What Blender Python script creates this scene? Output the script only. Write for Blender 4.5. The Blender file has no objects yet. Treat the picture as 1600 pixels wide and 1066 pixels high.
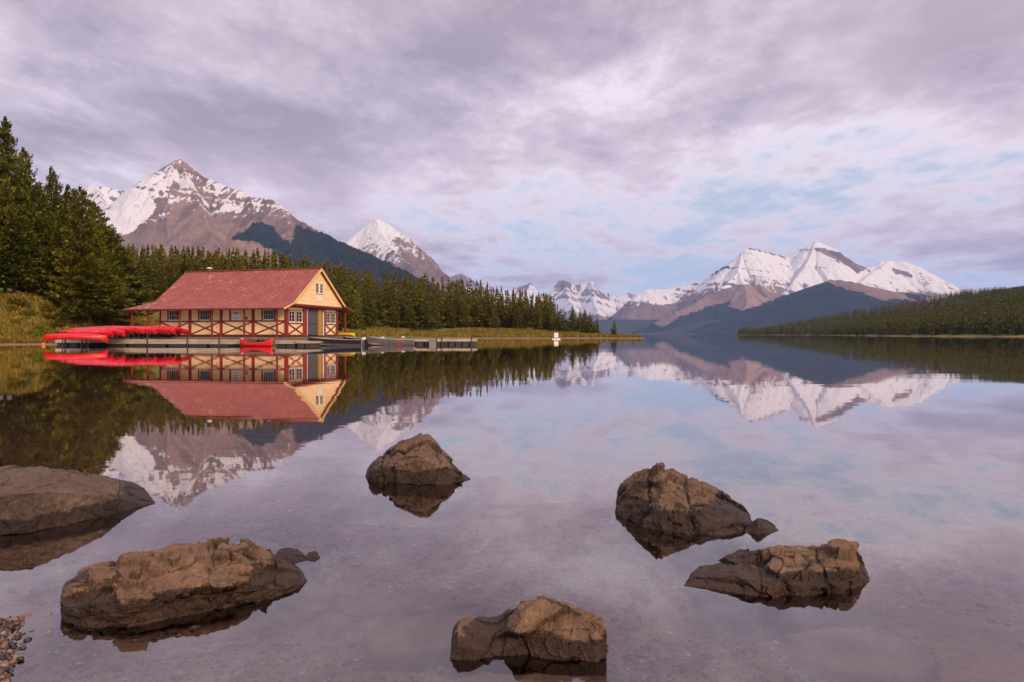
import bpy, math, random
import numpy as np
from mathutils import Vector, Matrix

# ------------------------------------------------------------------ camera, sky, sun, exposure
SC = bpy.context.scene
COL = SC.collection
F, CX, HZ, CAMZ = 1067.0, 800.0, 522.5, 1.2          # focal length in 1600-px units, image centre, horizon row, eye height
cam_d = bpy.data.cameras.new('camera')
cam_d.sensor_width = 36.0
cam_d.lens = 36.0 * F / 1600.0
cam_d.shift_y = -(533.0 - HZ) / 1600.0
cam_d.clip_start = 0.05
cam_d.clip_end = 90000.0
cam = bpy.data.objects.new('camera', cam_d)
cam.location = (0, 0, CAMZ)
cam.rotation_euler = (math.radians(90), 0, 0)
COL.objects.link(cam)
SC.camera = cam

SUN_AZ = math.radians(142)      # clockwise from +Y: low sun behind the camera, to the right
SUN_EL = math.radians(30)
world = bpy.data.worlds.new('World')
SC.world = world
world.use_nodes = True
W = world.node_tree
W.nodes.clear()


class NT:
    """tiny helper to wire nodes"""
    def __init__(s, tree): s.t = tree
    def n(s, typ, ins=None, **kw):
        nd = s.t.nodes.new(typ)
        for k, v in kw.items(): setattr(nd, k, v)
        for k, v in (ins or {}).items():
            sock = nd.inputs[k]
            if isinstance(v, bpy.types.NodeSocket): s.t.links.new(v, sock)
            else: sock.default_value = v
        return nd
    def math(s, op, a, b=0.0, c=0.0, clamp=False):
        nd = s.n('ShaderNodeMath', operation=op, use_clamp=clamp)
        for i, v in enumerate((a, b, c)):
            if isinstance(v, bpy.types.NodeSocket): s.t.links.new(v, nd.inputs[i])
            else: nd.inputs[i].default_value = v
        return nd.outputs[0]
    def vmath(s, op, a, b=(0, 0, 0)):
        nd = s.n('ShaderNodeVectorMath', operation=op)
        for i, v in enumerate((a, b)):
            if isinstance(v, bpy.types.NodeSocket): s.t.links.new(v, nd.inputs[i])
            else: nd.inputs[i].default_value = v
        return nd.outputs[0]
    def mix(s, f, a, b, blend='MIX'):
        nd = s.n('ShaderNodeMix', data_type='RGBA', blend_type=blend)
        for k, v in ((0, f), (6, a), (7, b)):
            if isinstance(v, bpy.types.NodeSocket): s.t.links.new(v, nd.inputs[k])
            else: nd.inputs[k].default_value = v if k == 0 or len(v) == 4 else (*v, 1)
        return nd.outputs[2]
    def noise(s, vec, scale, detail=4, rough=0.55, dist=0.0, dim='3D', lac=2.0):
        nd = s.n('ShaderNodeTexNoise', {'Scale': scale, 'Detail': detail, 'Roughness': rough, 'Distortion': dist, 'Lacunarity': lac}, noise_dimensions=dim)
        if vec is not None: s.t.links.new(vec, nd.inputs['Vector'])
        return nd.outputs[0]
    def ramp(s, f, a, b, ease=True):
        nd = s.n('ShaderNodeMapRange', {'Value': f, 'From Min': a, 'From Max': b}, interpolation_type='SMOOTHSTEP' if ease else 'LINEAR')
        return nd.outputs[0]
    def cramp(s, f, stops):
        nd = s.n('ShaderNodeValToRGB', {'Fac': f})
        e = nd.color_ramp.elements
        while len(e) < len(stops): e.new(0.5)
        for el, (p, c) in zip(e, stops): el.position = p; el.color = (*c, 1)
        return nd.outputs[0]
    def mapping(s, vec, scale=(1, 1, 1), rot=(0, 0, 0), loc=(0, 0, 0)):
        return s.n('ShaderNodeMapping', {'Vector': vec, 'Scale': scale, 'Rotation': rot, 'Location': loc}).outputs[0]


w = NT(W)
SKY = (9.2, 6.1, 3.9)
sky = w.n('ShaderNodeTexSky', sky_type='NISHITA', sun_disc=False, sun_elevation=SUN_EL, sun_rotation=SUN_AZ,
          altitude=1600.0, air_density=1.0, dust_density=0.6, ozone_density=2.0)
dirv = w.n('ShaderNodeTexCoord').outputs['Generated']
sep = w.n('ShaderNodeSeparateXYZ', {0: dirv})
zc = w.math('MAXIMUM', sep.outputs[2], 0.0)
den = w.math('ADD', zc, 0.11)
cx = w.math('DIVIDE', sep.outputs[0], den)
cy = w.math('DIVIDE', sep.outputs[1], den)
cv = w.n('ShaderNodeCombineXYZ', {0: cx, 1: cy, 2: 0.0}).outputs[0]
# broken cloud sheet: puffy banks with ragged edges over pale blue gaps
s1 = w.mapping(cv, scale=(0.62, 0.50, 1), rot=(0, 0, math.radians(-32)), loc=(SKY[0], SKY[1], 0))
big = w.noise(s1, 1.0, 12, 0.60, 0.18)
s2 = w.mapping(cv, scale=(1.0, 0.72, 1), rot=(0, 0, math.radians(-40)), loc=(SKY[1], 7.7, 2))
fine = w.noise(s2, 3.1, 10, 0.66, 0.12)
s3 = w.mapping(cv, scale=(0.22, 0.20, 1), loc=(SKY[2], SKY[0], 5))
broad = w.noise(s3, 1.0, 3, 0.5)
dens = w.math('ADD', w.math('MULTIPLY', big, 0.68), w.math('MULTIPLY', fine, 0.32))
dens2 = w.math('ADD', dens, w.math('MULTIPLY', w.math('SUBTRACT', broad, 0.5), 0.34))
low = w.ramp(sep.outputs[2], 0.0, 0.36)          # the deck thins out towards the horizon
cover = w.math('ADD', dens2, w.math('MULTIPLY', low, 0.08))
mask = w.ramp(cover, 0.455, 0.555)
shade = w.cramp(w.ramp(dens2, 0.435, 0.635, False), [(0.0, (9.8, 8.8, 9.5)), (0.25, (8.8, 7.7, 8.55)), (0.48, (6.7, 5.65, 6.6)), (0.74, (5.0, 4.15, 5.05)), (1.0, (3.8, 3.1, 3.9))])
pink = w.mix(w.math('MULTIPLY', w.ramp(w.noise(s3, 2.1, 3), 0.42, 0.65), 0.32), shade, (9.0, 7.1, 7.9))
base = w.mix(0.80, sky.outputs[0], (5.7, 6.35, 7.8))
skyc = w.mix(w.math('MULTIPLY', mask, 0.94), base, pink)
bg = w.n('ShaderNodeBackground', {'Color': skyc, 'Strength': 0.1})
W.links.new(bg.outputs[0], w.n('ShaderNodeOutputWorld').inputs[0])

sun_d = bpy.data.lights.new('sun', 'SUN')
sun_d.energy = 3.2
sun_d.angle = math.radians(20)
sun_d.color = (1.0, 0.78, 0.56)
sun = bpy.data.objects.new('sun', sun_d)
sdir = Vector((math.sin(SUN_AZ) * math.cos(SUN_EL), math.cos(SUN_AZ) * math.cos(SUN_EL), math.sin(SUN_EL)))
sun.rotation_euler = sdir.to_track_quat('Z', 'Y').to_euler()
COL.objects.link(sun)
SC.view_settings.view_transform = 'Standard'
SC.view_settings.look = 'None'
SC.view_settings.exposure = 0.14
SC.view_settings.gamma = 1.0
SC.view_settings.use_curve_mapping = False
SC.render.engine = 'CYCLES'
SC.cycles.use_denoising = True
SC.cycles.max_bounces = 6
SC.cycles.transparent_max_bounces = 12
SC.cycles.volume_bounces = 1
SC.cycles.sample_clamp_indirect = 6.0

# ------------------------------------------------------------------ helpers
def P(px, py, Y):
    """a photo pixel at depth Y -> world point"""
    return ((px - CX) / F * Y, Y, CAMZ - (py - HZ) / F * Y)

def wy(py):
    """depth of the water surface seen at row py"""
    return CAMZ * F / (py - HZ)

def tag(o, label=None, cat=None, group=None, kind=None):
    for k, v in (('label', label), ('category', cat), ('group', group), ('kind', kind)):
        if v: o[k] = v
    return o

def link(o, parent=None):
    COL.objects.link(o)
    if parent is not None: o.parent = parent
    return o

def empty(name, loc=(0, 0, 0), rz=0.0):
    o = bpy.data.objects.new(name, None)
    o.location = loc; o.rotation_euler = (0, 0, rz); o.empty_display_size = 0.2
    return link(o)

def mesh_obj(name, verts, faces, mat=None, parent=None, smooth=False):
    me = bpy.data.meshes.new(name)
    me.from_pydata([tuple(v) for v in verts] if not isinstance(verts, np.ndarray) else verts.tolist(), [], faces if not isinstance(faces, np.ndarray) else faces.tolist())
    if smooth: me.polygons.foreach_set('use_smooth', [True] * len(me.polygons))
    if mat: me.materials.append(mat)
    return link(bpy.data.objects.new(name, me), parent)

def fast_mesh(name, V, Fc, smooth=False):
    """V (n,3), Fc (m,k) arrays -> mesh data"""
    me = bpy.data.meshes.new(name)
    k = Fc.shape[1]
    me.vertices.add(len(V)); me.vertices.foreach_set('co', np.ascontiguousarray(V, dtype=np.float32).ravel())
    me.loops.add(Fc.size); me.loops.foreach_set('vertex_index', np.ascontiguousarray(Fc, dtype=np.int32).ravel())
    me.polygons.add(len(Fc)); me.polygons.foreach_set('loop_start', np.arange(0, Fc.size, k, dtype=np.int32))
    me.polygons.foreach_set('loop_total', np.full(len(Fc), k, dtype=np.int32))
    me.polygons.foreach_set('use_smooth', np.full(len(Fc), smooth))
    me.update(calc_edges=True); me.validate()
    return me

def attr(me, name, vals):
    a = me.attributes.new(name, 'FLOAT', 'POINT')
    a.data.foreach_set('value', np.ascontiguousarray(vals, dtype=np.float32))

def grid_faces(nu, nv):
    i = np.arange(nu * nv).reshape(nu, nv)
    return np.stack([i[:-1, :-1], i[1:, :-1], i[1:, 1:], i[:-1, 1:]], -1).reshape(-1, 4)

class MB:
    """collects boxes, bars and tubes into one mesh"""
    def __init__(s): s.v = []; s.f = []
    def add(s, v, f):
        b = len(s.v); s.v += [tuple(p) for p in v]; s.f += [tuple(i + b for i in q) for q in f]; return s
    def box(s, x0, x1, y0, y1, z0, z1):
        v = [(x, y, z) for x in (x0, x1) for y in (y0, y1) for z in (z0, z1)]
        return s.add(v, [(0, 1, 3, 2), (4, 6, 7, 5), (0, 4, 5, 1), (2, 3, 7, 6), (0, 2, 6, 4), (1, 5, 7, 3)])
    def bar(s, a, b, w_, h_, up=(0, 0, 1)):
        a, b = Vector(a), Vector(b); d = (b - a).normalized(); u = Vector(up)
        r = d.cross(u)
        if r.length < 1e-4: r = d.cross(Vector((1, 0, 0)))
        r.normalize(); u = r.cross(d)
        v = [p + r * (i * w_ / 2) + u * (j * h_ / 2) for p in (a, b) for i, j in ((-1, -1), (1, -1), (1, 1), (-1, 1))]
        return s.add(v, [(3, 2, 1, 0), (4, 5, 6, 7), (0, 1, 5, 4), (1, 2, 6, 5), (2, 3, 7, 6), (3, 0, 4, 7)])
    def tube(s, pts, rad, n=8):
        pts = [Vector(p) for p in pts]; rad = rad if hasattr(rad, '__len__') else [rad] * len(pts)
        v = []
        for i, p in enumerate(pts):
            d = (pts[min(i + 1, len(pts) - 1)] - pts[max(i - 1, 0)]).normalized()
            r = d.cross(Vector((0.31, 0.95, 0.02))).normalized(); u = d.cross(r)
            v += [p + (r * math.cos(2 * math.pi * k / n) + u * math.sin(2 * math.pi * k / n)) * rad[i] for k in range(n)]
        f = [(i * n + k, i * n + (k + 1) % n, (i + 1) * n + (k + 1) % n, (i + 1) * n + k) for i in range(len(pts) - 1) for k in range(n)]
        f += [tuple(range(n - 1, -1, -1)), tuple((len(pts) - 1) * n + k for k in range(n))]
        return s.add(v, f)
    def build(s, name, mat, parent=None, smooth=False, bevel=0.0):
        o = mesh_obj(name, s.v, s.f, mat, parent, smooth)
        if bevel:
            m = o.modifiers.new('bevel', 'BEVEL'); m.width = bevel; m.segments = 1
        return o

def copy_tree(o, parent=None):
    c = o.copy(); COL.objects.link(c)
    if parent is not None: c.parent = parent
    for ch in o.children: copy_tree(ch, c)
    return c

# vectorised gradient-free value noise and friends
def _hash(ix, iy, iz, seed):
    h = (ix.astype(np.int64) * 374761393 + iy.astype(np.int64) * 668265263 + iz.astype(np.int64) * 2147483647 + seed * 1274126177) & 0xFFFFFFFF
    h = ((h ^ (h >> 13)) * 1274126177) & 0xFFFFFFFF
    h = ((h ^ (h >> 16)) * 2246822519) & 0xFFFFFFFF
    return ((h ^ (h >> 15)) & 0xFFFFFF) / float(0xFFFFFF)

def vnoise(p, seed=0):
    """p (...,3) -> [-1,1]"""
    i = np.floor(p).astype(np.int64); f = p - i; f = f * f * f * (f * (f * 6 - 15) + 10)
    out = 0
    for a in (0, 1):
        for b in (0, 1):
            for c in (0, 1):
                wgt = (f[..., 0] if a else 1 - f[..., 0]) * (f[..., 1] if b else 1 - f[..., 1]) * (f[..., 2] if c else 1 - f[..., 2])
                out = out + wgt * _hash(i[..., 0] + a, i[..., 1] + b, i[..., 2] + c, seed)
    return out * 2 - 1

def fbm(p, octv=5, seed=0, gain=0.5, ridged=False):
    out, a, tot = 0, 1.0, 0.0
    for k in range(octv):
        n = vnoise(p * (2.03 ** k) + 17.3 * k, seed + k)
        if ridged: n = 1 - 2 * np.abs(n)
        out = out + a * n; tot += a; a *= gain
    return out / tot

def worley_facets(p, seed=0, tilt=1.0):
    """piecewise planar chips: every cell has its own tilted plane; also returns the distance to the cell border"""
    i = np.floor(p).astype(np.int64)
    best = np.full(p.shape[:-1], 9.0); sec = best.copy(); val = np.zeros(p.shape[:-1])
    for a in (-1, 0, 1):
        for b in (-1, 0, 1):
            for c in (-1, 0, 1):
                q = i + np.array([a, b, c]); hx = [_hash(q[..., 0], q[..., 1], q[..., 2], seed + 11 * k) for k in range(6)]
                d = p - q - np.stack(hx[:3], -1)
                dd = np.sqrt((d * d).sum(-1))
                pl = ((hx[3] - .5) * d[..., 0] + (hx[4] - .5) * d[..., 1] + (hx[5] - .5) * d[..., 2]) * 2 * tilt + (hx[3] + hx[4] - 1) * .5
                m = dd < best
                sec = np.where(m, best, np.minimum(sec, dd)); val = np.where(m, pl, val); best = np.where(m, dd, best)
    return val, sec - best

# ------------------------------------------------------------------ materials
def material(name):
    m = bpy.data.materials.new(name); m.use_nodes = True; t = m.node_tree; t.nodes.clear()
    k = NT(t); out = k.n('ShaderNodeOutputMaterial')
    return m, k, out

def plain(name, col, rough=0.6, var=0.25, scale=6.0, metal=0.0, bump=0.0, bscale=30.0, spec=0.5, coords='Object', stretch=(1, 1, 1)):
    """painted or raw surface with blotchy variation, grime and fine relief"""
    m, k, out = material(name)
    tc = k.mapping(k.n('ShaderNodeTexCoord').outputs[coords], scale=stretch)
    n1 = k.noise(tc, scale, 6, 0.6)
    n2 = k.noise(tc, scale * 7, 4, 0.6)
    f = k.math('ADD', k.math('MULTIPLY', n1, 0.65), k.math('MULTIPLY', n2, 0.35))
    c = k.mix(k.ramp(f, 0.3, 0.7), tuple(x * (1 - var) for x in col), tuple(min(1, x * (1 + var * .8)) for x in col))
    rnd = k.n('ShaderNodeObjectInfo').outputs['Random']
    c = k.mix(1.0, c, k.cramp(rnd, [(0, (1 - var * .35,) * 3), (1, (1 + var * .35,) * 3)]), 'MULTIPLY')
    b = k.n('ShaderNodeBsdfPrincipled', {'Base Color': c, 'Roughness': k.math('ADD', k.math('MULTIPLY', n2, 0.25), rough - 0.12), 'Metallic': metal, 'Specular IOR Level': spec})
    if bump:
        bp = k.n('ShaderNodeBump', {'Strength': bump, 'Distance': 0.02, 'Height': k.noise(tc, bscale, 5, 0.6)})
        k.t.links.new(bp.outputs[0], b.inputs['Normal'])
    k.t.links.new(b.outputs[0], out.inputs[0])
    return m

M = {}
# ------------------------------------------------------------------ lake, ground, shore
LAKE = np.array([  # shoreline seen from above, water inside
    (-1.66, 2.20), (-1.92, 2.62), (-2.2, 2.98), (-2.9, 3.35), (-4.2, 3.7), (-7, 4.5), (-14, 8), (-30, 20), (-52, 42), (-66, 62), (-63, 74), (-57, 78.5), (-52, 80), (-48, 81.5), (-45, 86),
    (-38, 90), (-28, 93), (-17, 97), (-16, 120), (-16, 165), (-11, 196), (0, 200), (14, 206), (26, 205), (33, 201), (38.5, 199.5), (39.5, 203), (34, 212), (27, 228), (29, 260), (36, 330),
    (40, 600), (10, 1500), (60, 3000), (500, 5200), (1400, 7000), (2400, 5000), (1400, 2600), (560, 1650), (433, 1330), (440, 1000), (330, 690), (262, 480), (245, 395), (252, 345), (268, 318), (330, 255),
    (360, 120), (250, -60), (60, -25), (12, -2.2), (4, 0.2), (1.2, 0.9), (-0.4, 1.2), (-1.2, 1.72)])

def shore_dist(x, y):
    """signed distance to the shoreline, positive on land"""
    p = np.stack([x, y], -1); d2 = np.full(x.shape, 1e18); ins = np.zeros(x.shape, bool)
    for a, b in zip(LAKE, np.roll(LAKE, -1, 0)):
        ab = b - a; t = np.clip(((p - a) @ ab) / (ab @ ab), 0, 1)
        q = p - a - t[..., None] * ab; d2 = np.minimum(d2, (q * q).sum(-1))
        c = (a[1] > p[..., 1]) != (b[1] > p[..., 1])
        xi = a[0] + (p[..., 1] - a[1]) * (b[0] - a[0]) / (b[1] - a[1] + 1e-12)
        ins ^= c & (p[..., 0] < xi)
    return np.where(ins, -1, 1) * np.sqrt(d2)

def sstep(a, b, x):
    t = np.clip((x - a) / (b - a), 0, 1); return t * t * (3 - 2 * t)

def ground_z(x, y):
    x, y = np.asarray(x, float), np.asarray(y, float)
    sd = shore_dist(x, y); r = np.hypot(x, y)
    p = np.stack([x, y, np.zeros_like(x)], -1)
    sd = sd + fbm(p * 3.0, 3, 15) * .22 * (r < 8) + fbm(p * 0.22, 3, 5) * np.clip(r / 60, 0, 1) * 1.2 * np.clip(400 / (r + 1), 0, 1)
    near = 1 - sstep(10, 40, r)
    # water side: shallow gravel shelf by the camera, dropping off further out
    dep = 0.085 * np.minimum(-sd, 3.2) + 0.10 * np.clip(-sd - 3.2, 0, 20) + 0.02 * np.clip(-sd - 20, 0, 300)
    wet = -dep - 0.01
    # land side
    left = 1 - sstep(-67, -49, x)                       # steep bushy bank on the left
    far_r = sstep(150, 240, x) * sstep(200, 330, y)     # forested hill across the lake
    bank = left * 6.2 * sstep(0, 15, sd) + (1 - left) * (2.0 * sstep(0, 26, sd) + 0.45 * sstep(0, 2.5, sd))
    slope = (0.085 * np.clip(sd - 20, 0, 260)) * (1 - far_r) + 0.10 * np.clip(sd - 300, 0, 3000) * (1 - far_r) * sstep(50, -250, x) * sstep(2600, 1500, y)
    hill = far_r * (1.2 * sstep(0, 12, sd) + 0.19 * np.clip(sd - 25, 0, 900) * sstep(300, 420, x - 0.08 * y + 60))
    land = np.where(near > 0.5, 0.10 * np.clip(sd, 0, 6), bank * (1 - far_r) + slope + hill)
    land = land + fbm(p * 0.35, 4, 9) * np.minimum(0.35, 0.05 * np.clip(sd, 0, 50)) * (r > 20)
    return np.where(sd < 0, wet, land) + fbm(p * 3.1, 3, 3) * 0.02 * (r < 40)

def make_ground():
    rr = np.concatenate([np.geomspace(0.4, 12, 150)[:-1], np.geomspace(12, 62, 60)[:-1], np.geomspace(62, 260, 190)[:-1], np.geomspace(260, 1500, 110)[:-1], np.geomspace(1500, 12500, 30)])
    aa = np.radians(np.concatenate([np.linspace(-180, -44, 40)[:-1], np.linspace(-44, 44, 420)[:-1], np.linspace(44, 180, 41)]))
    R, A = np.meshgrid(rr, aa, indexing='ij'); X, Y = R * np.sin(A), R * np.cos(A)
    Z = ground_z(X, Y)
    V = np.stack([X, Y, Z], -1).reshape(-1, 3)
    me = fast_mesh('ground', V, grid_faces(len(rr), len(aa))[:, ::-1], True)
    m, k, out = material('ground')
    pos = k.n('ShaderNodeNewGeometry').outputs['Position']
    z = k.n('ShaderNodeSeparateXYZ', {0: pos}).outputs[2]
    n1 = k.noise(pos, 1.6, 6, 0.62); n2 = k.noise(pos, 16, 5, 0.6); n3 = k.noise(pos, 0.09, 4)
    bed = k.cramp(k.math('ADD', k.math('MULTIPLY', n1, .5), k.math('MULTIPLY', n2, .5)), [(0.3, (0.07, 0.034, 0.020)), (0.5, (0.31, 0.170, 0.112)), (0.72, (0.52, 0.325, 0.235))])
    grass = k.cramp(k.math('ADD', k.math('MULTIPLY', n3, .5), k.math('MULTIPLY', n1, .5)), [(0.32, (0.05, 0.045, 0.012)), (0.5, (0.13, 0.115, 0.02)), (0.7, (0.22, 0.17, 0.03))])
    beach = k.mix(k.ramp(n2, .3, .7), (0.16, 0.09, 0.06), (0.34, 0.21, 0.15))
    zz = k.math('ADD', z, k.math('MULTIPLY', k.math('SUBTRACT', n1, 0.5), 0.5))
    c = k.mix(k.ramp(zz, 0.12, 0.36), beach, grass)
    c = k.mix(k.ramp(z, -0.06, 0.03), bed, c)
    far = k.ramp(k.n('ShaderNodeVectorMath', {0: pos}, operation='LENGTH').outputs['Value'], 10, 14)
    c = k.mix(far, k.mix(k.ramp(z, -0.02, 0.04), bed, k.mix(0.4, bed, (0.10, 0.06, 0.035))), c)
    wood = k.mix(n3, (0.012, 0.018, 0.012), (0.03, 0.036, 0.02))
    c = k.mix(k.math('MULTIPLY', k.ramp(k.n('ShaderNodeVectorMath', {0: pos}, operation='LENGTH').outputs['Value'], 230, 300), k.ramp(z, 1.0, 2.2)), c, wood)
    b = k.n('ShaderNodeBsdfPrincipled', {'Base Color': c, 'Roughness': 0.9, 'Specular IOR Level': 0.2})
    bp = k.n('ShaderNodeBump', {'Strength': 0.6, 'Distance': 0.02, 'Height': n2})
    k.t.links.new(bp.outputs[0], b.inputs['Normal']); k.t.links.new(b.outputs[0], out.inputs[0])
    me.materials.append(m)
    tag(link(bpy.data.objects.new('ground', me)), kind='structure')

def make_water():
    m, k, out = material('lake_water')
    pos = k.n('ShaderNodeNewGeometry').outputs['Position']
    dist = k.n('ShaderNodeVectorMath', {0: pos}, operation='LENGTH').outputs['Value']
    a = k.noise(k.mapping(pos, scale=(0.5, 1.6, 1)), 1.0, 3, 0.5)
    b_ = k.noise(k.mapping(pos, scale=(0.05, 0.22, 1), rot=(0, 0, .2)), 1.0, 3, 0.5)
    h = k.math('ADD', k.math('MULTIPLY', a, 0.0011), k.math('MULTIPLY', b_, 0.0065))
    bp = k.n('ShaderNodeBump', {'Strength': 1.0, 'Distance': 1.0, 'Height': h})
    fr = k.n('ShaderNodeFresnel', {'IOR': 1.60, 'Normal': bp.outputs[0]}).outputs[0]
    fac = k.math('MULTIPLY', k.math('POWER', fr, 0.72), 1.12, clamp=True)
    gl = k.n('ShaderNodeBsdfGlossy', {'Color': (0.98, 0.95, 0.945, 1), 'Roughness': 0.018, 'Normal': bp.outputs[0]})
    tr = k.n('ShaderNodeBsdfTransparent', {'Color': (0.93, 0.89, 0.82, 1)})
    mx = k.n('ShaderNodeMixShader', {0: fac, 1: tr.outputs[0], 2: gl.outputs[0]})
    k.t.links.new(mx.outputs[0], out.inputs[0])
    V = np.array([(-9000, -60, 0), (9000, -60, 0), (9000, 9000, 0), (-9000, 9000, 0)], float)
    me = fast_mesh('lake_water', V, np.array([[0, 1, 2, 3]]))
    me.materials.append(m)
    tag(link(bpy.data.objects.new('lake_water', me)), kind='structure')

# ------------------------------------------------------------------ mountains
def mountain_material():
    m, k, out = material('mountain')
    pos = k.n('ShaderNodeNewGeometry').outputs['Position']
    at = lambda n: k.n('ShaderNodeAttribute', attribute_name=n).outputs['Fac']
    snow, forest, warm, gully = at('snow'), at('forest'), at('warm'), at('gully')
    n1 = k.noise(pos, 0.012, 7, 0.65); n2 = k.noise(pos, 0.05, 6, 0.65)
    strata = k.noise(k.mapping(pos, scale=(0.002, 0.002, 0.035), rot=(0.25, 0.12, 0)), 1.0, 6, 0.65)
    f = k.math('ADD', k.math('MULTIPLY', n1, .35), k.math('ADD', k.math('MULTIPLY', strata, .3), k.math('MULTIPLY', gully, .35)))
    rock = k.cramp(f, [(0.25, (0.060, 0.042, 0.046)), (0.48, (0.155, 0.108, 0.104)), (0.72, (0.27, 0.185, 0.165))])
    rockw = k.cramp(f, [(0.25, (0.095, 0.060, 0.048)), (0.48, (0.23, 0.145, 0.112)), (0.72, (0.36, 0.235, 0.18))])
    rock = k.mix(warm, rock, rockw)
    fo = k.cramp(k.math('ADD', k.math('MULTIPLY', n2, .6), k.math('MULTIPLY', n1, .4)), [(0.38, (0.003, 0.007, 0.008)), (0.62, (0.022, 0.030, 0.020))])
    fm = k.ramp(k.math('ADD', forest, k.math('MULTIPLY', k.math('SUBTRACT', n2, .5), 0.9)), 0.4, 0.6)
    c = k.mix(fm, rock, fo)
    sm = k.ramp(k.math('ADD', snow, k.math('ADD', k.math('MULTIPLY', k.math('SUBTRACT', n2, .5), 0.75), k.math('MULTIPLY', k.math('SUBTRACT', n1, .5), 0.5))), 0.44, 0.58)
    c = k.mix(sm, c, (0.70, 0.68, 0.70))
    b = k.n('ShaderNodeBsdfPrincipled', {'Base Color': c, 'Roughness': 0.9, 'Specular IOR Level': 0.15})
    bp = k.n('ShaderNodeBump', {'Strength': 0.9, 'Distance': 22.0, 'Height': k.math('ADD', k.math('MULTIPLY', n1, 1.0), k.math('ADD', k.math('MULTIPLY', n2, 0.45), k.math('MULTIPLY', strata, .5)))})
    k.t.links.new(bp.outputs[0], b.inputs['Normal']); k.t.links.new(b.outputs[0], out.inputs[0])
    return m

def poly_mask(px, py, poly, soft=4.0):
    """soft inside test for a closed outline"""
    poly = np.array(poly, float); d2 = np.full(px.shape, 1e18); ins = np.zeros(px.shape, bool)
    for a, b in zip(poly, np.roll(poly, -1, 0)):
        ab = b - a; t = np.clip(((px - a[0]) * ab[0] + (py - a[1]) * ab[1]) / (ab @ ab + 1e-9), 0, 1)
        d2 = np.minimum(d2, (px - a[0] - t * ab[0]) ** 2 + (py - a[1] - t * ab[1]) ** 2)
        c = (a[1] > py) != (b[1] > py)
        ins ^= c & (px < a[0] + (py - a[1]) * (b[0] - a[0]) / (b[1] - a[1] + 1e-12))
    return sstep(-soft, soft, np.where(ins, 1, -1) * np.sqrt(d2))

def mountain(ridges, pxr, yr, step, rows, seed, masks, amp=1.0, gul=1.0):
    """ridge lines (px, py, depth; slope) -> eroded height field; masks(px, py, z, aux) -> snow, forest, warm"""
    cols = np.arange(pxr[0], pxr[1] + step, step)
    ys = np.geomspace(yr[0], yr[1], rows)
    PX, Y = np.meshgrid(cols, ys, indexing='ij'); X = (PX - CX) / F * Y
    best = np.full(X.shape, -1e9); S = np.zeros(X.shape); D = np.zeros(X.shape); s0 = 0.0
    for pts, slope in ridges:
        w3 = np.array([P(*p) for p in pts])
        for a, b in zip(w3[:-1], w3[1:]):
            ab = b[:2] - a[:2]; L2 = ab @ ab; L = math.sqrt(L2)
            t = np.clip(((X - a[0]) * ab[0] + (Y - a[1]) * ab[1]) / L2, 0, 1)
            d = np.hypot(X - a[0] - t * ab[0], Y - a[1] - t * ab[1])
            z = a[2] + t * (b[2] - a[2]) - slope * d * (1.0 - 0.10 * np.clip(d / 2500, 0, 2))
            mk = z > best
            best = np.where(mk, z, best); S = np.where(mk, s0 + t * L, S); D = np.where(mk, d, D)
            s0 += L
        s0 += 5000
    p = np.stack([X, Y, np.zeros_like(X)], -1)
    sc = (yr[0] + yr[1]) / 2 / 4500.0
    warp = fbm(p / (420 * sc), 3, seed + 40) * 130 * sc
    gp = np.stack([(S + 1.5 * warp) / (150 * sc), D / (620 * sc), np.full_like(S, seed)], -1)
    g = fbm(gp, 4, seed, 0.55, True)
    big = fbm(p / (520 * sc), 6, seed + 7, 0.5, True)
    fine = fbm(p / (60 * sc), 4, seed + 9)
    fade = sstep(0, 260 * sc, D)
    Z = best + amp * sc * (fade * (g * 52 * gul + (big - 0.25) * 80) + fine * 13 + fade * fbm(p / (22 * sc), 3, seed + 13) * 5 + (1 - fade) * fbm(p / (28 * sc), 3, seed + 3) * 7)
    V = np.stack([X, Y, Z], -1).reshape(-1, 3)
    PY = HZ - (Z - CAMZ) / Y * F
    nz = 1 / np.sqrt(1 + (np.gradient(Z, axis=1) / (np.gradient(Y, axis=1) + 1e-9)) ** 2)
    snow, forest, warm = masks(PX, PY, dict(g=g, big=big, fine=fine, vf=fbm(p / (24 * sc) + warp[..., None] / (90 * sc), 4, seed + 77, .6), st=fbm(np.stack([(S + .35 * warp) / (26 * sc), D / (260 * sc), Z / (300 * sc)], -1), 4, seed + 99, .6), ly=fbm(np.stack([X / (500 * sc), Y / (900 * sc), (Z + .18 * X) / (26 * sc)], -1), 3, seed + 111), D=D, nz=nz, p=p, sc=sc))
    me = fast_mesh('mountain', V, grid_faces(len(cols), rows), True)
    for n, a in (('snow', snow), ('forest', forest), ('warm', warm), ('gully', g * .5 + .5)): attr(me, n, np.clip(a, 0, 1).ravel())
    me.materials.append(M['mountain'])
    return tag(link(bpy.data.objects.new('mountain', me)), kind='structure')

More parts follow.
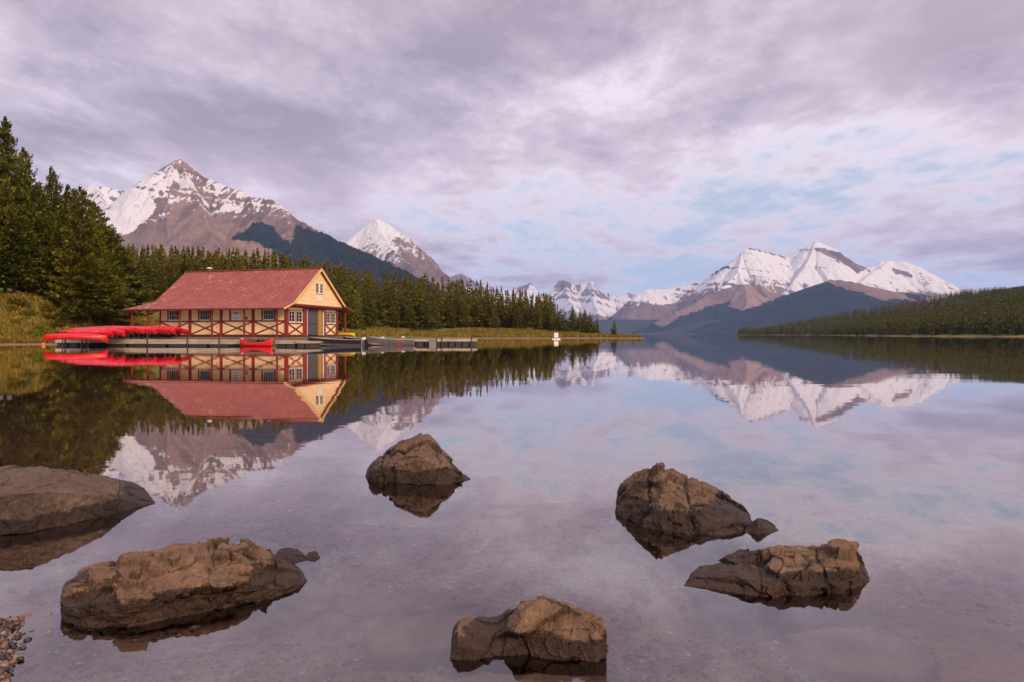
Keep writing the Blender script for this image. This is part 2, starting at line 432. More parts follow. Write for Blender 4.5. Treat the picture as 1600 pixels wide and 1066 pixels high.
def make_mountains():
    M['mountain'] = mountain_material()
    # big brown pyramid on the left with the snow bowl behind it
    main = [(222, 310, 5050), (232, 292, 5020), (240, 280, 5000), (250, 272, 5000), (258, 266, 5000), (263, 257, 5000), (272, 250.5, 5000), (279, 247.5, 5000), (288, 251, 4990), (298, 261, 4980), (310, 270, 4960), (322, 276, 4940), (335, 283, 4900),
            (348, 289, 4870), (360, 293, 4840), (375, 297, 4800), (388, 304, 4760), (400, 308, 4720), (412, 309, 4700), (425, 312, 4660), (437, 320, 4600), (450, 332, 4500), (465, 343, 4400), (480, 351, 4300), (500, 361, 4150),
            (520, 371, 4000), (540, 380, 3850), (560, 388, 3700), (600, 407, 3400), (640, 426, 3100), (680, 446, 2900), (720, 470, 2800), (760, 500, 2700)]
    spurL = [(232, 292, 5020), (240, 318, 4850), (232, 345, 4650), (212, 366, 4450), (190, 384, 4300), (160, 400, 4100), (120, 425, 3900)]
    spurM = [(279, 247.5, 5000), (300, 292, 4700), (318, 330, 4400), (330, 365, 4100), (345, 400, 3800)]
    spurR = [(388, 304, 4760), (398, 335, 4500), (380, 366, 4200), (350, 395, 3800)]
    spurS = [(437, 320, 4600), (452, 350, 4200), (470, 380, 3700), (480, 405, 3300), (490, 425, 2900)]
    def mk(px, py, a):
        rag = a['g'] * 7 + a['fine'] * 8 + a['vf'] * 9 + a['st'] * 12 + a['ly'] * 6
        line = np.interp(px, [180, 225, 245, 262, 272, 285, 300, 320, 350, 380, 410, 440, 470, 500], [300, 345, 335, 322, 318, 300, 318, 326, 330, 326, 324, 330, 345, 350])
        snow = 0.385 + np.minimum((line - py) * 0.010, .16) + (a['g'] * 5 + a['fine'] * 6 + a['vf'] * 13 + a['st'] * 17 + a['ly'] * 9) * 0.040 - 0.13 * sstep(248, 268, px) + .05 * sstep(290, 330, px) - .08 * sstep(268, 256, py)
        snow = np.where(py > line + 14, 0, snow) * (1 - sstep(440, 500, px) * 0.75)
        nv_ = poly_mask(px + 5 * a['vf'] + 3 * a['st'], py + 4 * a['fine'], [(100, 270), (229, 296), (243, 324), (229, 343), (209, 362), (184, 371), (100, 376)], 3)
        snow = np.maximum(snow, nv_ * (.86 - .6 * sstep(.12, .45, a['st'] + .3 * a['vf']) * sstep(350, 310, py)))
        fo = poly_mask(px + a['vf'] * 5, py + a['fine'] * 5 + a['vf'] * 4, [(356, 376), (402, 345), (425, 352), (440, 372), (455, 380), (462, 352), (500, 362), (900, 540), (900, 700), (420, 700), (436, 404), (425, 390), (395, 377)], 5)
        fo = np.maximum(fo, sstep(396, 404, py + 5 * a['fine']) * (px < 330) * .4)
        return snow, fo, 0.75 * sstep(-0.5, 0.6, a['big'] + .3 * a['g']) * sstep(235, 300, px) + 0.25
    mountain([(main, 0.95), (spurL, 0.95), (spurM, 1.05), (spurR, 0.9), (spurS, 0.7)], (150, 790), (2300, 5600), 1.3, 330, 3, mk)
    bowl = [(20, 312, 6900), (60, 301, 6800), (100, 298, 6750), (128, 297, 6700), (140, 288, 6700), (150, 287, 6700), (158, 292, 6700), (165, 290.5, 6700), (180, 296, 6700), (196, 299, 6750), (210, 304, 6800), (226, 303, 6850), (250, 296, 6900), (300, 300, 7000)]
    rib = [(150, 287, 6700), (160, 320, 6300), (172, 352, 5900), (185, 380, 5500)]
    rib2 = [(196, 299, 6750), (203, 322, 6400), (210, 350, 6000)]
    def mk(px, py, a):
        return 0.92 - 0.8 * sstep(0.02, .4, a['st'] + .35 * a['vf']) * sstep(350, 305, py) - 0.35 * sstep(.1, .6, a['fine']) - 0.5 * sstep(365, 385, py), px * 0, px * 0 + .2
    mountain([(bowl, 1.0), (rib, 1.1), (rib2, 1.1)], (0, 330), (5000, 7600), 1.4, 150, 12, mk, 0.8)
    # snow peak behind the forested shoulder
    sky2 = [(520, 420, 7500), (540, 388, 7400), (556, 372, 7300), (563, 361, 7250), (570, 352, 7200), (579, 346.5, 7200), (588, 341.5, 7200), (597, 345, 7180), (608, 350, 7150), (620, 360, 7100), (635, 369, 7050), (648, 380, 7000), (658, 388, 6950),
            (665, 397, 6900), (675, 410, 6800), (688, 424, 6700), (700, 432, 6600), (715, 441, 6500), (735, 456, 6400), (760, 480, 6300)]
    sp2 = [(588, 341.5, 7200), (598, 368, 6900), (618, 395, 6500), (645, 418, 6100), (670, 440, 5700)]
    def mk(px, py, a):
        ln = np.interp(px, [550, 590, 620, 660, 700], [400, 392, 388, 396, 420])
        return 0.60 + np.minimum((ln - py) * 0.010, .26) - 0.16 * a['g'] + .30 * a['st'] + .34 * a['vf'] + .1 * a['ly'] - 0.22 * sstep(590, 680, px), px * 0, px * 0 + .25
    mountain([(sky2, 1.05), (sp2, 0.9)], (515, 780), (5200, 7900), 0.9, 170, 21, mk)
    # distant snow range up the valley
    f1 = [(690, 438, 12500), (705, 431, 12500), (712, 428, 12500), (721, 427, 12500), (730, 432, 12500), (745, 441, 12500), (770, 456, 12500), (800, 453, 12500), (812, 448, 12500), (822, 444, 12500), (829, 441.5, 12500), (833, 450, 12500), (845, 461, 12500)]
    f2 = [(835, 466, 13000), (850, 458, 13000), (862, 455, 13000), (868, 446, 13000), (873, 439.5, 13000), (881, 437.5, 13000), (889, 440, 13000), (896, 446, 13000), (903, 446, 13000), (911, 442, 13000), (919, 439.5, 13000), (924, 438.5, 13000), (927, 449, 13000),
          (934, 456, 13000), (943, 461, 13000), (951, 457, 13100), (960, 462, 13000), (972, 474, 12800), (990, 490, 12500)]
    f3 = [(924, 438.5, 13000), (928, 470, 12000), (935, 490, 11300), (940, 515, 10500)]
    f4 = [(881, 437.5, 13000), (890, 470, 12000), (905, 500, 11000)]
    f5 = [(951, 468, 15500), (965, 461, 15500), (982, 457, 15500), (1000, 463, 15500), (1040, 470, 15500)]
    def mk(px, py, a):
        sh = (px < 893) * sstep(452, 444, py)
        return 0.60 + .30 * a['st'] + .30 * a['vf'] + .40 * a['ly'] - .22 * a['fine'] - .15 * a['g'] - 0.4 * sstep(490, 500, py) - .5 * sh, sstep(500, 512, py), px * 0
    mountain([(f1, 1.2), (f2, 1.3), (f3, 1.1), (f4, 1.1), (f5, 1.1)], (680, 1060), (10000, 16500), 0.8, 190, 31, mk, 0.5)
    # massif on the right
    r1 = [(940, 505, 9300), (965, 485, 9300), (985, 468, 9300), (1000, 458, 9300), (1012, 453, 9300), (1030, 452, 9300), (1050, 450, 9300), (1080, 444, 9250), (1100, 436, 9200), (1120, 424, 9150), (1130, 418.5, 9100), (1138, 420, 9050), (1148, 414, 9000), (1155, 403, 8950),
          (1160, 395, 8900), (1166, 390, 8900), (1175, 388.5, 8950), (1190, 391.5, 9000), (1205, 395.5, 9050), (1220, 400, 9100), (1230, 403, 9150), (1240, 398, 9150), (1252, 390, 9150), (1263, 383, 9100), (1275, 375.5, 9100), (1285, 380, 9100), (1300, 386, 9050), (1312, 394, 9050),
          (1325, 404, 9000), (1340, 412, 9000), (1353, 418, 9000), (1363, 416.5, 9000), (1375, 409.5, 9000), (1392, 406.5, 9000), (1410, 407.5, 8950), (1425, 412, 8900), (1445, 422, 8850), (1465, 433, 8800), (1485, 443, 8700), (1510, 455, 8600), (1560, 475, 8400), (1640, 500, 8200)]
    r2 = [(1160, 395, 8900), (1153, 425, 8500), (1132, 446, 8200), (1100, 466, 7900), (1060, 487, 7500), (1015, 508, 7100), (980, 522, 6800)]
    r3 = [(1153, 425, 8500), (1165, 450, 8050), (1168, 470, 7600), (1160, 490, 7200), (1150, 510, 6700)]
    r4 = [(1275, 375.5, 9100), (1262, 410, 8750), (1240, 440, 8400)]
    r5 = [(1392, 406.5, 9000), (1365, 425, 8600), (1345, 440, 8300)]
    def mk(px, py, a):
        ln = np.interp(px, [985, 1030, 1090, 1130, 1155, 1175, 1205, 1232, 1260, 1300, 1340, 1400, 1440, 1490], [472, 468, 458, 442, 436, 434, 446, 456, 460, 455, 450, 448, 448, 452])
        snow = 0.62 + np.minimum((ln - py) * 0.014, .26) + (.36 * a['st'] + .34 * a['vf'] + .52 * a['ly'] - .18 * a['fine']) * np.interp(px, [1000, 1140, 1250, 1330, 1400, 1480], [1.3, 1.6, 1.15, 1.1, .8, .5]) - .12 * a['g']
        snow = snow - 0.9 * poly_mask(px, py + 3 * a['fine'], [(1272, 389), (1290, 386), (1330, 402), (1352, 418), (1340, 428), (1318, 412), (1285, 396)], 3) - 0.5 * poly_mask(px, py + 2 * a['fine'], [(1392, 418), (1412, 422), (1426, 432), (1400, 428)], 3)
        snow = np.where(py > ln + 10, 0, snow)
        rockz = poly_mask(px + 3 * a['vf'], py + 3 * a['g'] + 3 * a['vf'], [(930, 480), (985, 462), (1100, 445), (1150, 410), (1175, 380), (1500, 380), (1500, 470), (1400, 470), (1235, 458), (1200, 474), (1163, 488), (1136, 480), (1142, 470), (1105, 482), (1060, 497), (1035, 512), (1020, 505), (960, 500)], 4)
        return snow, 1 - rockz, 0.9 * poly_mask(px, py, [(1130, 470), (1165, 440), (1200, 455), (1200, 476), (1160, 492)], 16)
    mountain([(r1, 1.0), (r2, 0.85), (r3, 0.8), (r4, 1.0), (r5, 0.9)], (930, 1640), (6300, 9900), 1.15, 300, 41, mk, 0.85)
    # dark forested foothill in front of the massif
    h1 = [(1010, 530, 6600), (1060, 522, 6500), (1110, 507, 6500), (1160, 488.5, 6500), (1200, 474, 6500), (1235, 459, 6500), (1262, 449, 6500), (1285, 442, 6500), (1298, 436.5, 6500), (1320, 438, 6450), (1345, 443, 6400), (1370, 452, 6400), (1400, 456, 6350), (1440, 460, 6300), (1500, 466, 6200), (1640, 480, 6000)]
    def mk(px, py, a):
        rk = poly_mask(px, py + 7 * a['g'], [(1275, 440), (1300, 430), (1500, 440), (1500, 472), (1440, 476), (1400, 466), (1378, 470), (1345, 458), (1320, 452), (1300, 446)], 3) * sstep(-.5, .1, a['g'] + .5 * a['fine'])
        return px * 0, 1 - rk, px * 0 + .6
    mountain([(h1, 0.42)], (1000, 1640), (3600, 7200), 1.6, 130, 55, mk, 0.5)

def make_haze():
    m, k, out = material('haze')
    v = k.n('ShaderNodeVolumePrincipled', {'Color': (0.36, 0.54, 1.0, 1), 'Density': 3.6e-5, 'Anisotropy': 0.0})
    k.t.links.new(v.outputs[0], out.inputs['Volume'])
    b = MB().box(-13000, 13000, -13000, 17500, -40, 1500)
    tag(b.build('haze', m), kind='stuff')
# ------------------------------------------------------------------ vegetation
def foliage(name, dark, light, warm, trans=0.25):
    m, k, out = material(name)
    pos = k.n('ShaderNodeNewGeometry').outputs['Position']
    rnd = k.n('ShaderNodeObjectInfo').outputs['Random']
    isl = k.n('ShaderNodeNewGeometry').outputs['Random Per Island']
    n1 = k.noise(pos, 0.9, 3)
    big = k.noise(pos, 0.16, 4, .7)
    f = k.math('ADD', k.math('MULTIPLY', n1, .30), k.math('ADD', k.math('MULTIPLY', isl, .35), k.math('MULTIPLY', big, .35)))
    c = k.mix(k.ramp(f, 0.36, 0.64), dark, light)
    c = k.mix(k.math('MULTIPLY', k.ramp(rnd, .2, 1.0, False), 0.45), c, warm)
    d = k.n('ShaderNodeBsdfPrincipled', {'Base Color': c, 'Roughness': 0.75, 'Specular IOR Level': 0.25})
    tr = k.n('ShaderNodeBsdfTranslucent', {'Color': c})
    mx = k.n('ShaderNodeMixShader', {0: trans, 1: d.outputs[0], 2: tr.outputs[0]})
    k.t.links.new(mx.outputs[0], out.inputs[0])
    return m

def sprays(c, axis, size, n_rng, wid=0.34):
    """one tapering needle spray (a bent pair of triangles) at every point c, pointing along axis"""
    n = len(c)
    a = axis + n_rng.normal(0, 0.45, (n, 3)); a /= np.linalg.norm(a, axis=1)[:, None] + 1e-9
    s = np.cross(a, n_rng.normal(0, 1, (n, 3)) + np.array([0, 0, 1.2])); s /= np.linalg.norm(s, axis=1)[:, None] + 1e-9
    L = size[:, None]
    v = np.stack([c - a * L * .5, c + s * L * wid - a * L * .02, c + a * L * .6, c - s * L * wid - a * L * .02], 1).reshape(-1, 3)
    f = np.arange(4 * n).reshape(n, 4)
    return v, f

def conifer_crown(h, rad, seed, whorls, per, npts, leaf, base=0.08, power=0.85, droop=0.25, clump=0.0, asym=0.25):
    """needle sprays along real branches set in whorls up the stem"""
    r = np.random.default_rng(seed); C, A, Sz = [], [], []
    lean = r.normal(0, 1, 2)
    for i in range(whorls):
        t = base + (1 - base) * (i + r.random() * .8) / whorls
        env = rad * max(0.0, (1 - t)) ** power * (0.72 + 0.5 * r.random())
        if clump and t < .5: env *= 0.75 + 0.5 * r.random()
        nb = max(3, int(per * (0.6 + 0.6 * (1 - t))))
        for b in range(nb):
            az = r.random() * 2 * math.pi
            L = env * (0.65 + 0.5 * r.random()) * (1 + asym * math.cos(az + seed)) + 0.08 * rad * (1 - t) + .02
            if r.random() < 0.06: L *= 0.4
            k = max(3, int(npts * (0.35 + 0.65 * L / rad)))
            u = np.sqrt(r.random(k)) * 0.95 + .05
            side = r.normal(0, 0.17, k) * L * (1.1 - u * .7)
            d = np.array([math.cos(az), math.sin(az)]); pn = np.array([-d[1], d[0]])
            rise = (-droop * u + 0.30 * u * u + (t - .4) * .55 * u) * L
            q = np.zeros((k, 3)); q[:, :2] = d * (u * L)[:, None] + pn * side[:, None]
            q[:, 2] = t * h + rise + r.normal(0, .05, k) * L * .6 + (r.random(k) * .35 * clump)
            C.append(q)
            ax = np.zeros((k, 3)); ax[:, :2] = d * .8 + pn * (side / (L + .01) * 2.2)[:, None]; ax[:, 2] = 0.15 + clump * .5 - droop * .3
            A.append(ax); Sz.append(leaf * (0.6 + .8 * r.random(k)) * (0.38 + .62 * (1 - t)))
    k = 10
    q = np.zeros((k, 3)); q[:, 2] = h * np.linspace(.93, 1.02, k); q[:, :2] = r.normal(0, .008 * rad, (k, 2))
    C.append(q); A.append(np.tile([0, 0, 1.5], (k, 1))); Sz.append(np.full(k, leaf * .45))
    return sprays(np.concatenate(C), np.concatenate(A), np.concatenate(Sz), r)

def trunk_mesh(h, r0, seed, limbs=0, bend=0.015):
    r = random.Random(seed); mb = MB(); n = 9
    pts = [(math.sin(i * 1.3 + seed) * bend * h * i / n, math.cos(i * 1.1 + seed) * bend * h * i / n, h * i / n - (0.3 if i == 0 else 0)) for i in range(n + 1)]
    mb.tube(pts, [r0 * (1 - .93 * i / n) * (1.35 if i == 0 else 1) for i in range(n + 1)], 7)
    for i in range(limbs):
        t = 0.12 + 0.75 * i / limbs; a = r.random() * 6.28; L = h * .17 * (1 - t) * (.6 + .7 * r.random())
        z = t * h; d = (math.cos(a), math.sin(a))
        mb.tube([(0, 0, z), (d[0] * L * .5, d[1] * L * .5, z - .05 * L), (d[0] * L, d[1] * L, z + .1 * L)], [r0 * .28, r0 * .17, r0 * .06], 4)
    me = bpy.data.meshes.new('trunk'); me.from_pydata(mb.v, [], mb.f); me.polygons.foreach_set('use_smooth', [True] * len(me.polygons)); me.materials.append(M['bark'])
    return me

def crown_mesh(v, f, mat):
    me = fast_mesh('crown', v, f); me.materials.append(mat); return me

def put_tree(name, proto, loc, s, rz, label, cat, group, sxy=1.0, tilt=0.0):
    o = empty(name, loc, rz); o.scale = (s * sxy, s * sxy, s); o.rotation_euler = (tilt, tilt * .6, rz)
    link(bpy.data.objects.new('trunk', proto[0]), o); link(bpy.data.objects.new('crown', proto[1]), o)
    return tag(o, label, cat, group)

def make_forest():
    R = np.random.default_rng(77)
    M['bark'] = plain('bark', (0.16, 0.085, 0.05), 0.9, 0.45, 5.0, bump=0.6, bscale=14)
    M['pine'] = foliage('pine_needles', (0.022, 0.029, 0.003), (0.175, 0.170, 0.011), (0.200, 0.150, 0.011))
    M['spruce'] = foliage('spruce_needles', (0.021, 0.028, 0.004), (0.150, 0.158, 0.013), (0.205, 0.135, 0.016))
    M['far_spruce'] = foliage('far_spruce_needles', (0.014, 0.021, 0.004), (0.165, 0.178, 0.014), (0.180, 0.135, 0.02))
    M['grey_wood'] = foliage('dead_branches', (0.10, 0.065, 0.055), (0.21, 0.14, 0.12), (0.20, 0.12, 0.09), 0.0)
    # tall pines on the left bank: (px, top row, depth, crown width scale)
    pines = [(trunk_mesh(10, .17, s, 26), crown_mesh(*conifer_crown(10, 2.7, s, 56, 8, 70, .33, .10 + .05 * (s % 3), .62, .12, .75, .3), M['pine'])) for s in (1, 2, 3, 4)]
    spec = [(-28, 175, 84, 1.25, 'broad pine cut by the picture edge, tallest on the bank'), (8, 188, 88, 1.05, 'tall pine with bare lower trunk beside the picture edge'), (36, 236, 94, 1.1, 'pine just right of the tallest bank pines, shoulder high to them'),
            (80, 264, 97, 0.85, 'slender pine with a pointed top standing above the bank pines'), (58, 288, 91, 1.0, 'pine filling the gap below the slender pointed pine'), (106, 292, 93, 0.95, 'pine between slender pointed pine and broad dark pine'),
            (124, 296, 88, 1.3, 'broad dark pine with a visible trunk behind the canoes'), (146, 318, 95, 1.15, 'pine on right flank of the broad dark pine'), (166, 352, 96, 1.1, 'pine on the bank, lower right shoulder of the group'),
            (184, 392, 99, 1.0, 'short pine between bank pine group and boathouse forest'), (22, 330, 82, 1.0, 'low bushy pine at top of grassy bank'), (88, 372, 85, 1.1, 'low drooping pine at the foot of the slender pine'), (140, 400, 86, 1.1, 'low bushy pine directly behind the canoe pile'),
            (112, 418, 90, 1.2, 'short dark pine with skirts to the ground behind the canoes'), (168, 425, 92, 1.25, 'small dark pine near the porch end of the boathouse'), (195, 415, 99, 1.1, 'small pine peeping out beside the porch roof')]
    for i, (px, top, Y, wd, lab) in enumerate(spec):
        Y += 9.0 if px < 95 else 4.0; X = (px - CX) / F * Y; z = float(ground_z(np.array([X]), np.array([Y]))[0])
        h = CAMZ - (top - HZ) / F * Y - z
        put_tree('pine_tree', pines[i % 4], (X, Y, z - .1), h / 10, i * 1.7, lab, 'pine tree', 'tall pines on the left bank', wd * (1.0 if h > 12 else 1.2) * 12 / max(h, 9) * 1.12)
    # forest behind the boathouse: countable trees in the front ranks, the rest is one mass
    forest = [(trunk_mesh(10, .13, 20 + s, 0), crown_mesh(*conifer_crown(10, (1.7, 2.1, 2.5, 1.5, 2.3, 2.9)[s], 20 + s, 34, 8, 24, .44, .03, (.9, .8, .7, 1.0, .75, .68)[s], .22, .25), M['spruce'])) for s in range(6)]
    slim = [crown_mesh(*conifer_crown(10, (1.1, 1.3, 1.5, .9)[s], 40 + s, 20, 5, 6, .85, .03, .8, .25), M['far_spruce']) for s in range(4)]
    slimt = [trunk_mesh(10, .12, 40 + s, 0) for s in range(4)]
    skyx = [150, 190, 215, 260, 300, 350, 400, 450, 500, 540, 600, 660, 700, 750, 800, 850, 900, 925, 940]
    skyy = [380, 388, 392, 393, 396, 399, 402, 410, 416, 424, 430, 436, 438, 447, 458, 466, 480, 486, 494]
    placed, mass, labs = [], [], {}
    def shore_y(px):   # depth at which the forest edge begins for this column
        return float(np.interp(px, [150, 200, 300, 540, 560, 620, 720, 800, 880, 945], [108, 112, 118, 128, 165, 200, 222, 226, 226, 222]))
    def ok(px, Y, gap):
        X = (px - CX) / F * Y
        return all((X - a) ** 2 + (Y - b) ** 2 > gap * gap for a, b in placed)
    tries = 0
    while len(placed) < 185 and tries < 6000:
        tries += 1
        px = R.uniform(185, 941); Y = shore_y(px) + abs(R.normal(0, 22)) + R.uniform(0, 6)
        if px < 545 and R.random() < .35: continue
        if px / 1.0 > 935 and Y > 245: continue
        if ok(px, Y, 4.2 if Y > 150 else 3.4): placed.append(((px - CX) / F * Y, Y))
    for i, (X, Y) in enumerate(sorted(placed, key=lambda q: q[1])):
        px = CX + X / Y * F; z = float(ground_z(np.array([X]), np.array([Y]))[0])
        lim = CAMZ + (HZ - np.interp(px, skyx, skyy)) / F * Y - z
        dY = Y - shore_y(px)
        h = min(lim * R.uniform(.62, 1.06), R.uniform(8.0, 14.5) + dY * .09) if Y > 150 else min(lim * R.uniform(.66, 1.06), R.uniform(9, 17))
        h = max(h, 5.0)
        if px < 560: lab, grp = 'conifer in the dense forest rising behind the boathouse roof', 'conifers behind the boathouse'
        elif px < 750: lab, grp = 'broad conifer at the forest edge above the small boats and dock', 'conifers above the boats and dock'
        else: lab, grp = 'conifer in the wooded point left of the lake opening', 'conifers on the wooded point'
        put_tree('conifer_tree', forest[int(R.integers(6)) if px < 760 else (0, 1, 3, 4)[int(R.integers(4))]], (X, Y, z - .15), h / 10, R.random() * 6.28, lab, 'conifer tree', grp, R.uniform(.78, 1.35) * min(1.25, 12 / h) , R.normal(0, .022))
    z0 = float(ground_z(np.array([32.0]), np.array([212.0]))[0])
    put_tree('conifer_tree', forest[2], ((960 - CX) / F * 207, 207, z0 - .2), .52, .4, 'lone small spruce on the grassy tip of the point', 'conifer tree', None, .95)
    put_tree('conifer_tree', forest[4], ((989.5 - CX) / F * 205, 205, .4), .17, 2.4, 'tiny sapling near the end of the grassy point', 'conifer tree', None, 1.2)
    # mass behind: joined low trees
    V, Fc = [], []; nb = 0
    base = [conifer_crown(10, rr, 60 + s, 20, 5, 5, 1.05, .02, pw, .25) for s, (rr, pw) in enumerate(((1.7, .85), (2.1, .8), (1.4, .95), (2.4, .75)))]
    def add(X, Y, z, h, wd, ang, kind):
        nonlocal nb
        v, f = base[kind]; c, s = math.cos(ang), math.sin(ang)
        q = np.empty_like(v); q[:, 0] = (v[:, 0] * c - v[:, 1] * s) * h / 10 * wd + X; q[:, 1] = (v[:, 0] * s + v[:, 1] * c) * h / 10 * wd + Y; q[:, 2] = v[:, 2] * h / 10 + z
        V.append(q); Fc.append(f + nb); nb += len(v)
    PXs = np.concatenate([R.uniform(150, 938, 950), R.uniform(840, 940, 160)]); Ys = np.array([shore_y(p) for p in PXs]) + 8 + np.abs(R.normal(0, 60, 1110)) ; Xs = (PXs - CX) / F * Ys
    zs = ground_z(Xs, Ys); sd = shore_dist(Xs, Ys)
    for px, X, Y, z, d in zip(PXs, Xs, Ys, zs, sd):
        if d < 14: continue
        lim = CAMZ + (HZ - np.interp(px, skyx, skyy)) / F * Y - z
        h = min(lim * (R.uniform(.84, 1.10) if R.random() < .85 else 1.14), R.uniform(13, 19))
        if h > 3.0: add(X, Y, z - .3, h, R.uniform(.75, 1.05), R.random() * 6.28, int(R.integers(4)))
    o = link(bpy.data.objects.new('forest', crown_mesh(np.concatenate(V), np.concatenate(Fc), M['spruce'])))
    tag(o, 'deeper ranks of the conifer forest behind the boathouse', 'forest', kind='stuff')
    # far shore on the right
    V, Fc, nb = [], [], 0
    fx = np.array([1143, 1160, 1200, 1240, 1300, 1400, 1500, 1640]); fy = np.array([519, 513, 506, 498, 488, 481, 473, 462])
    hx = np.array([1143, 1250, 1330, 1380, 1430, 1480, 1520, 1560, 1640]); hy = np.array([520, 500, 484, 474, 466, 455, 450, 448, 446])
    n = 0
    cand = []
    for a, b in zip(LAKE[:-1], LAKE[1:]):
        if not (a[0] > 240 and 300 < a[1] <= 1660 and b[1] < 1700 and b[1] > 250): continue
        L = math.hypot(*(b - a))
        for i in range(int(L / 4.2)):
            q = a + (b - a) * ((i + R.random()) / (L / 4.2)); cand.append(q + np.array([R.uniform(5, 16), R.uniform(-2, 8)]))
    cand = np.array(cand); zc_ = ground_z(cand[:, 0], cand[:, 1]); order = np.argsort(cand[:, 1])
    for i in order:
        X, Y = cand[i]; px = CX + X / Y * F
        if not 1143 < px < 1612: continue
        z = float(zc_[i]); lim = CAMZ + (HZ - np.interp(px, fx, fy)) / F * Y - z
        h = max(6, min(lim * R.uniform(.82, 1.12), R.uniform(12, 17)))
        if n < 110:
            j = int(R.integers(4)); n += 1
            put_tree('conifer_tree', (slimt[j], slim[j]), (X, Y, z - .2), h / 10, R.random() * 6.28, 'slim conifer in the front rank above the far pale beach', 'conifer tree', 'conifers along the far beach', R.uniform(.9, 1.2))
        else: add(X, Y, z - .2, h, R.uniform(.9, 1.3), R.random() * 6, int(R.integers(4)))
    V2, F2, nb2 = [], [], 0
    N = 2500
    PXs = R.uniform(1143, 1625, N); Ys = R.uniform(0, 1, N) ** 1.15
    for px, u in zip(PXs, Ys):
        y0 = float(np.interp(px, [1143, 1165, 1200, 1250, 1300, 1400, 1500, 1620], [1340, 1100, 760, 560, 470, 400, 350, 330])) + 14
        Y = y0 + u * (1150 - 0.3 * y0); X = (px - CX) / F * Y
        if Y < y0: continue
        cand2 = (X, Y); V2.append(cand2)
    V2 = np.array(V2); z2 = ground_z(V2[:, 0], V2[:, 1]); s2 = shore_dist(V2[:, 0], V2[:, 1])
    dead = []
    for (X, Y), z, d in zip(V2, z2, s2):
        if d < 10: continue
        px = CX + X / Y * F
        lim = CAMZ + (HZ - np.interp(px, hx, hy)) / F * Y - z
        lim1 = CAMZ + (HZ - np.interp(px, fx, fy)) / F * Y - z
        h = R.uniform(11, 15) if R.random() < .7 else R.uniform(15, 21)
        py = HZ - (z + h - CAMZ) / Y * F
        if h > lim * 1.06:
            if lim < 5: continue
            h = lim * R.uniform(.85, 1.06)
        py = HZ - (z + h - CAMZ) / Y * F
        front = np.interp(px, fx, fy)
        if Y > 640 and px < 1470 + R.normal(0, 25) and py < front - 4 and R.random() < .8: dead.append((X, Y, z, h)); continue
        add(X, Y, z - .3, h, R.uniform(.9, 1.3), R.random() * 6, int(R.integers(4)))
    o = link(bpy.data.objects.new('far_forest', crown_mesh(np.concatenate(V), np.concatenate(Fc), M['far_spruce'])))
    tag(o, 'dark conifer forest covering the low hill across the lake', 'forest', kind='stuff')
    V, Fc, nb = [], [], 0
    for X, Y, z, h in dead: add(X, Y, z, h * .95, .55, R.random() * 6, 2)
    if V:
        o = link(bpy.data.objects.new('dead_forest', crown_mesh(np.concatenate(V), np.concatenate(Fc), M['grey_wood'])))
        tag(o, 'strip of bare grey burnt trees above the far shore forest', 'forest', kind='stuff')

def leaf_ball(seed, n, leaf, flat=.75):
    r = np.random.default_rng(seed); d = r.normal(0, 1, (n, 3)); d /= np.linalg.norm(d, axis=1)[:, None]
    d[:, 2] = np.abs(d[:, 2]); rad = .55 + .45 * r.random(n) ** .5
    bumps = 1 + .35 * fbm(d * 1.8 + seed * 3.1, 3, seed)
    c = d * (rad * bumps)[:, None]; c[:, 2] *= flat
    return sprays(c, d + np.array([0, 0, .5]), leaf * (.6 + .8 * r.random(n)), r, .42)

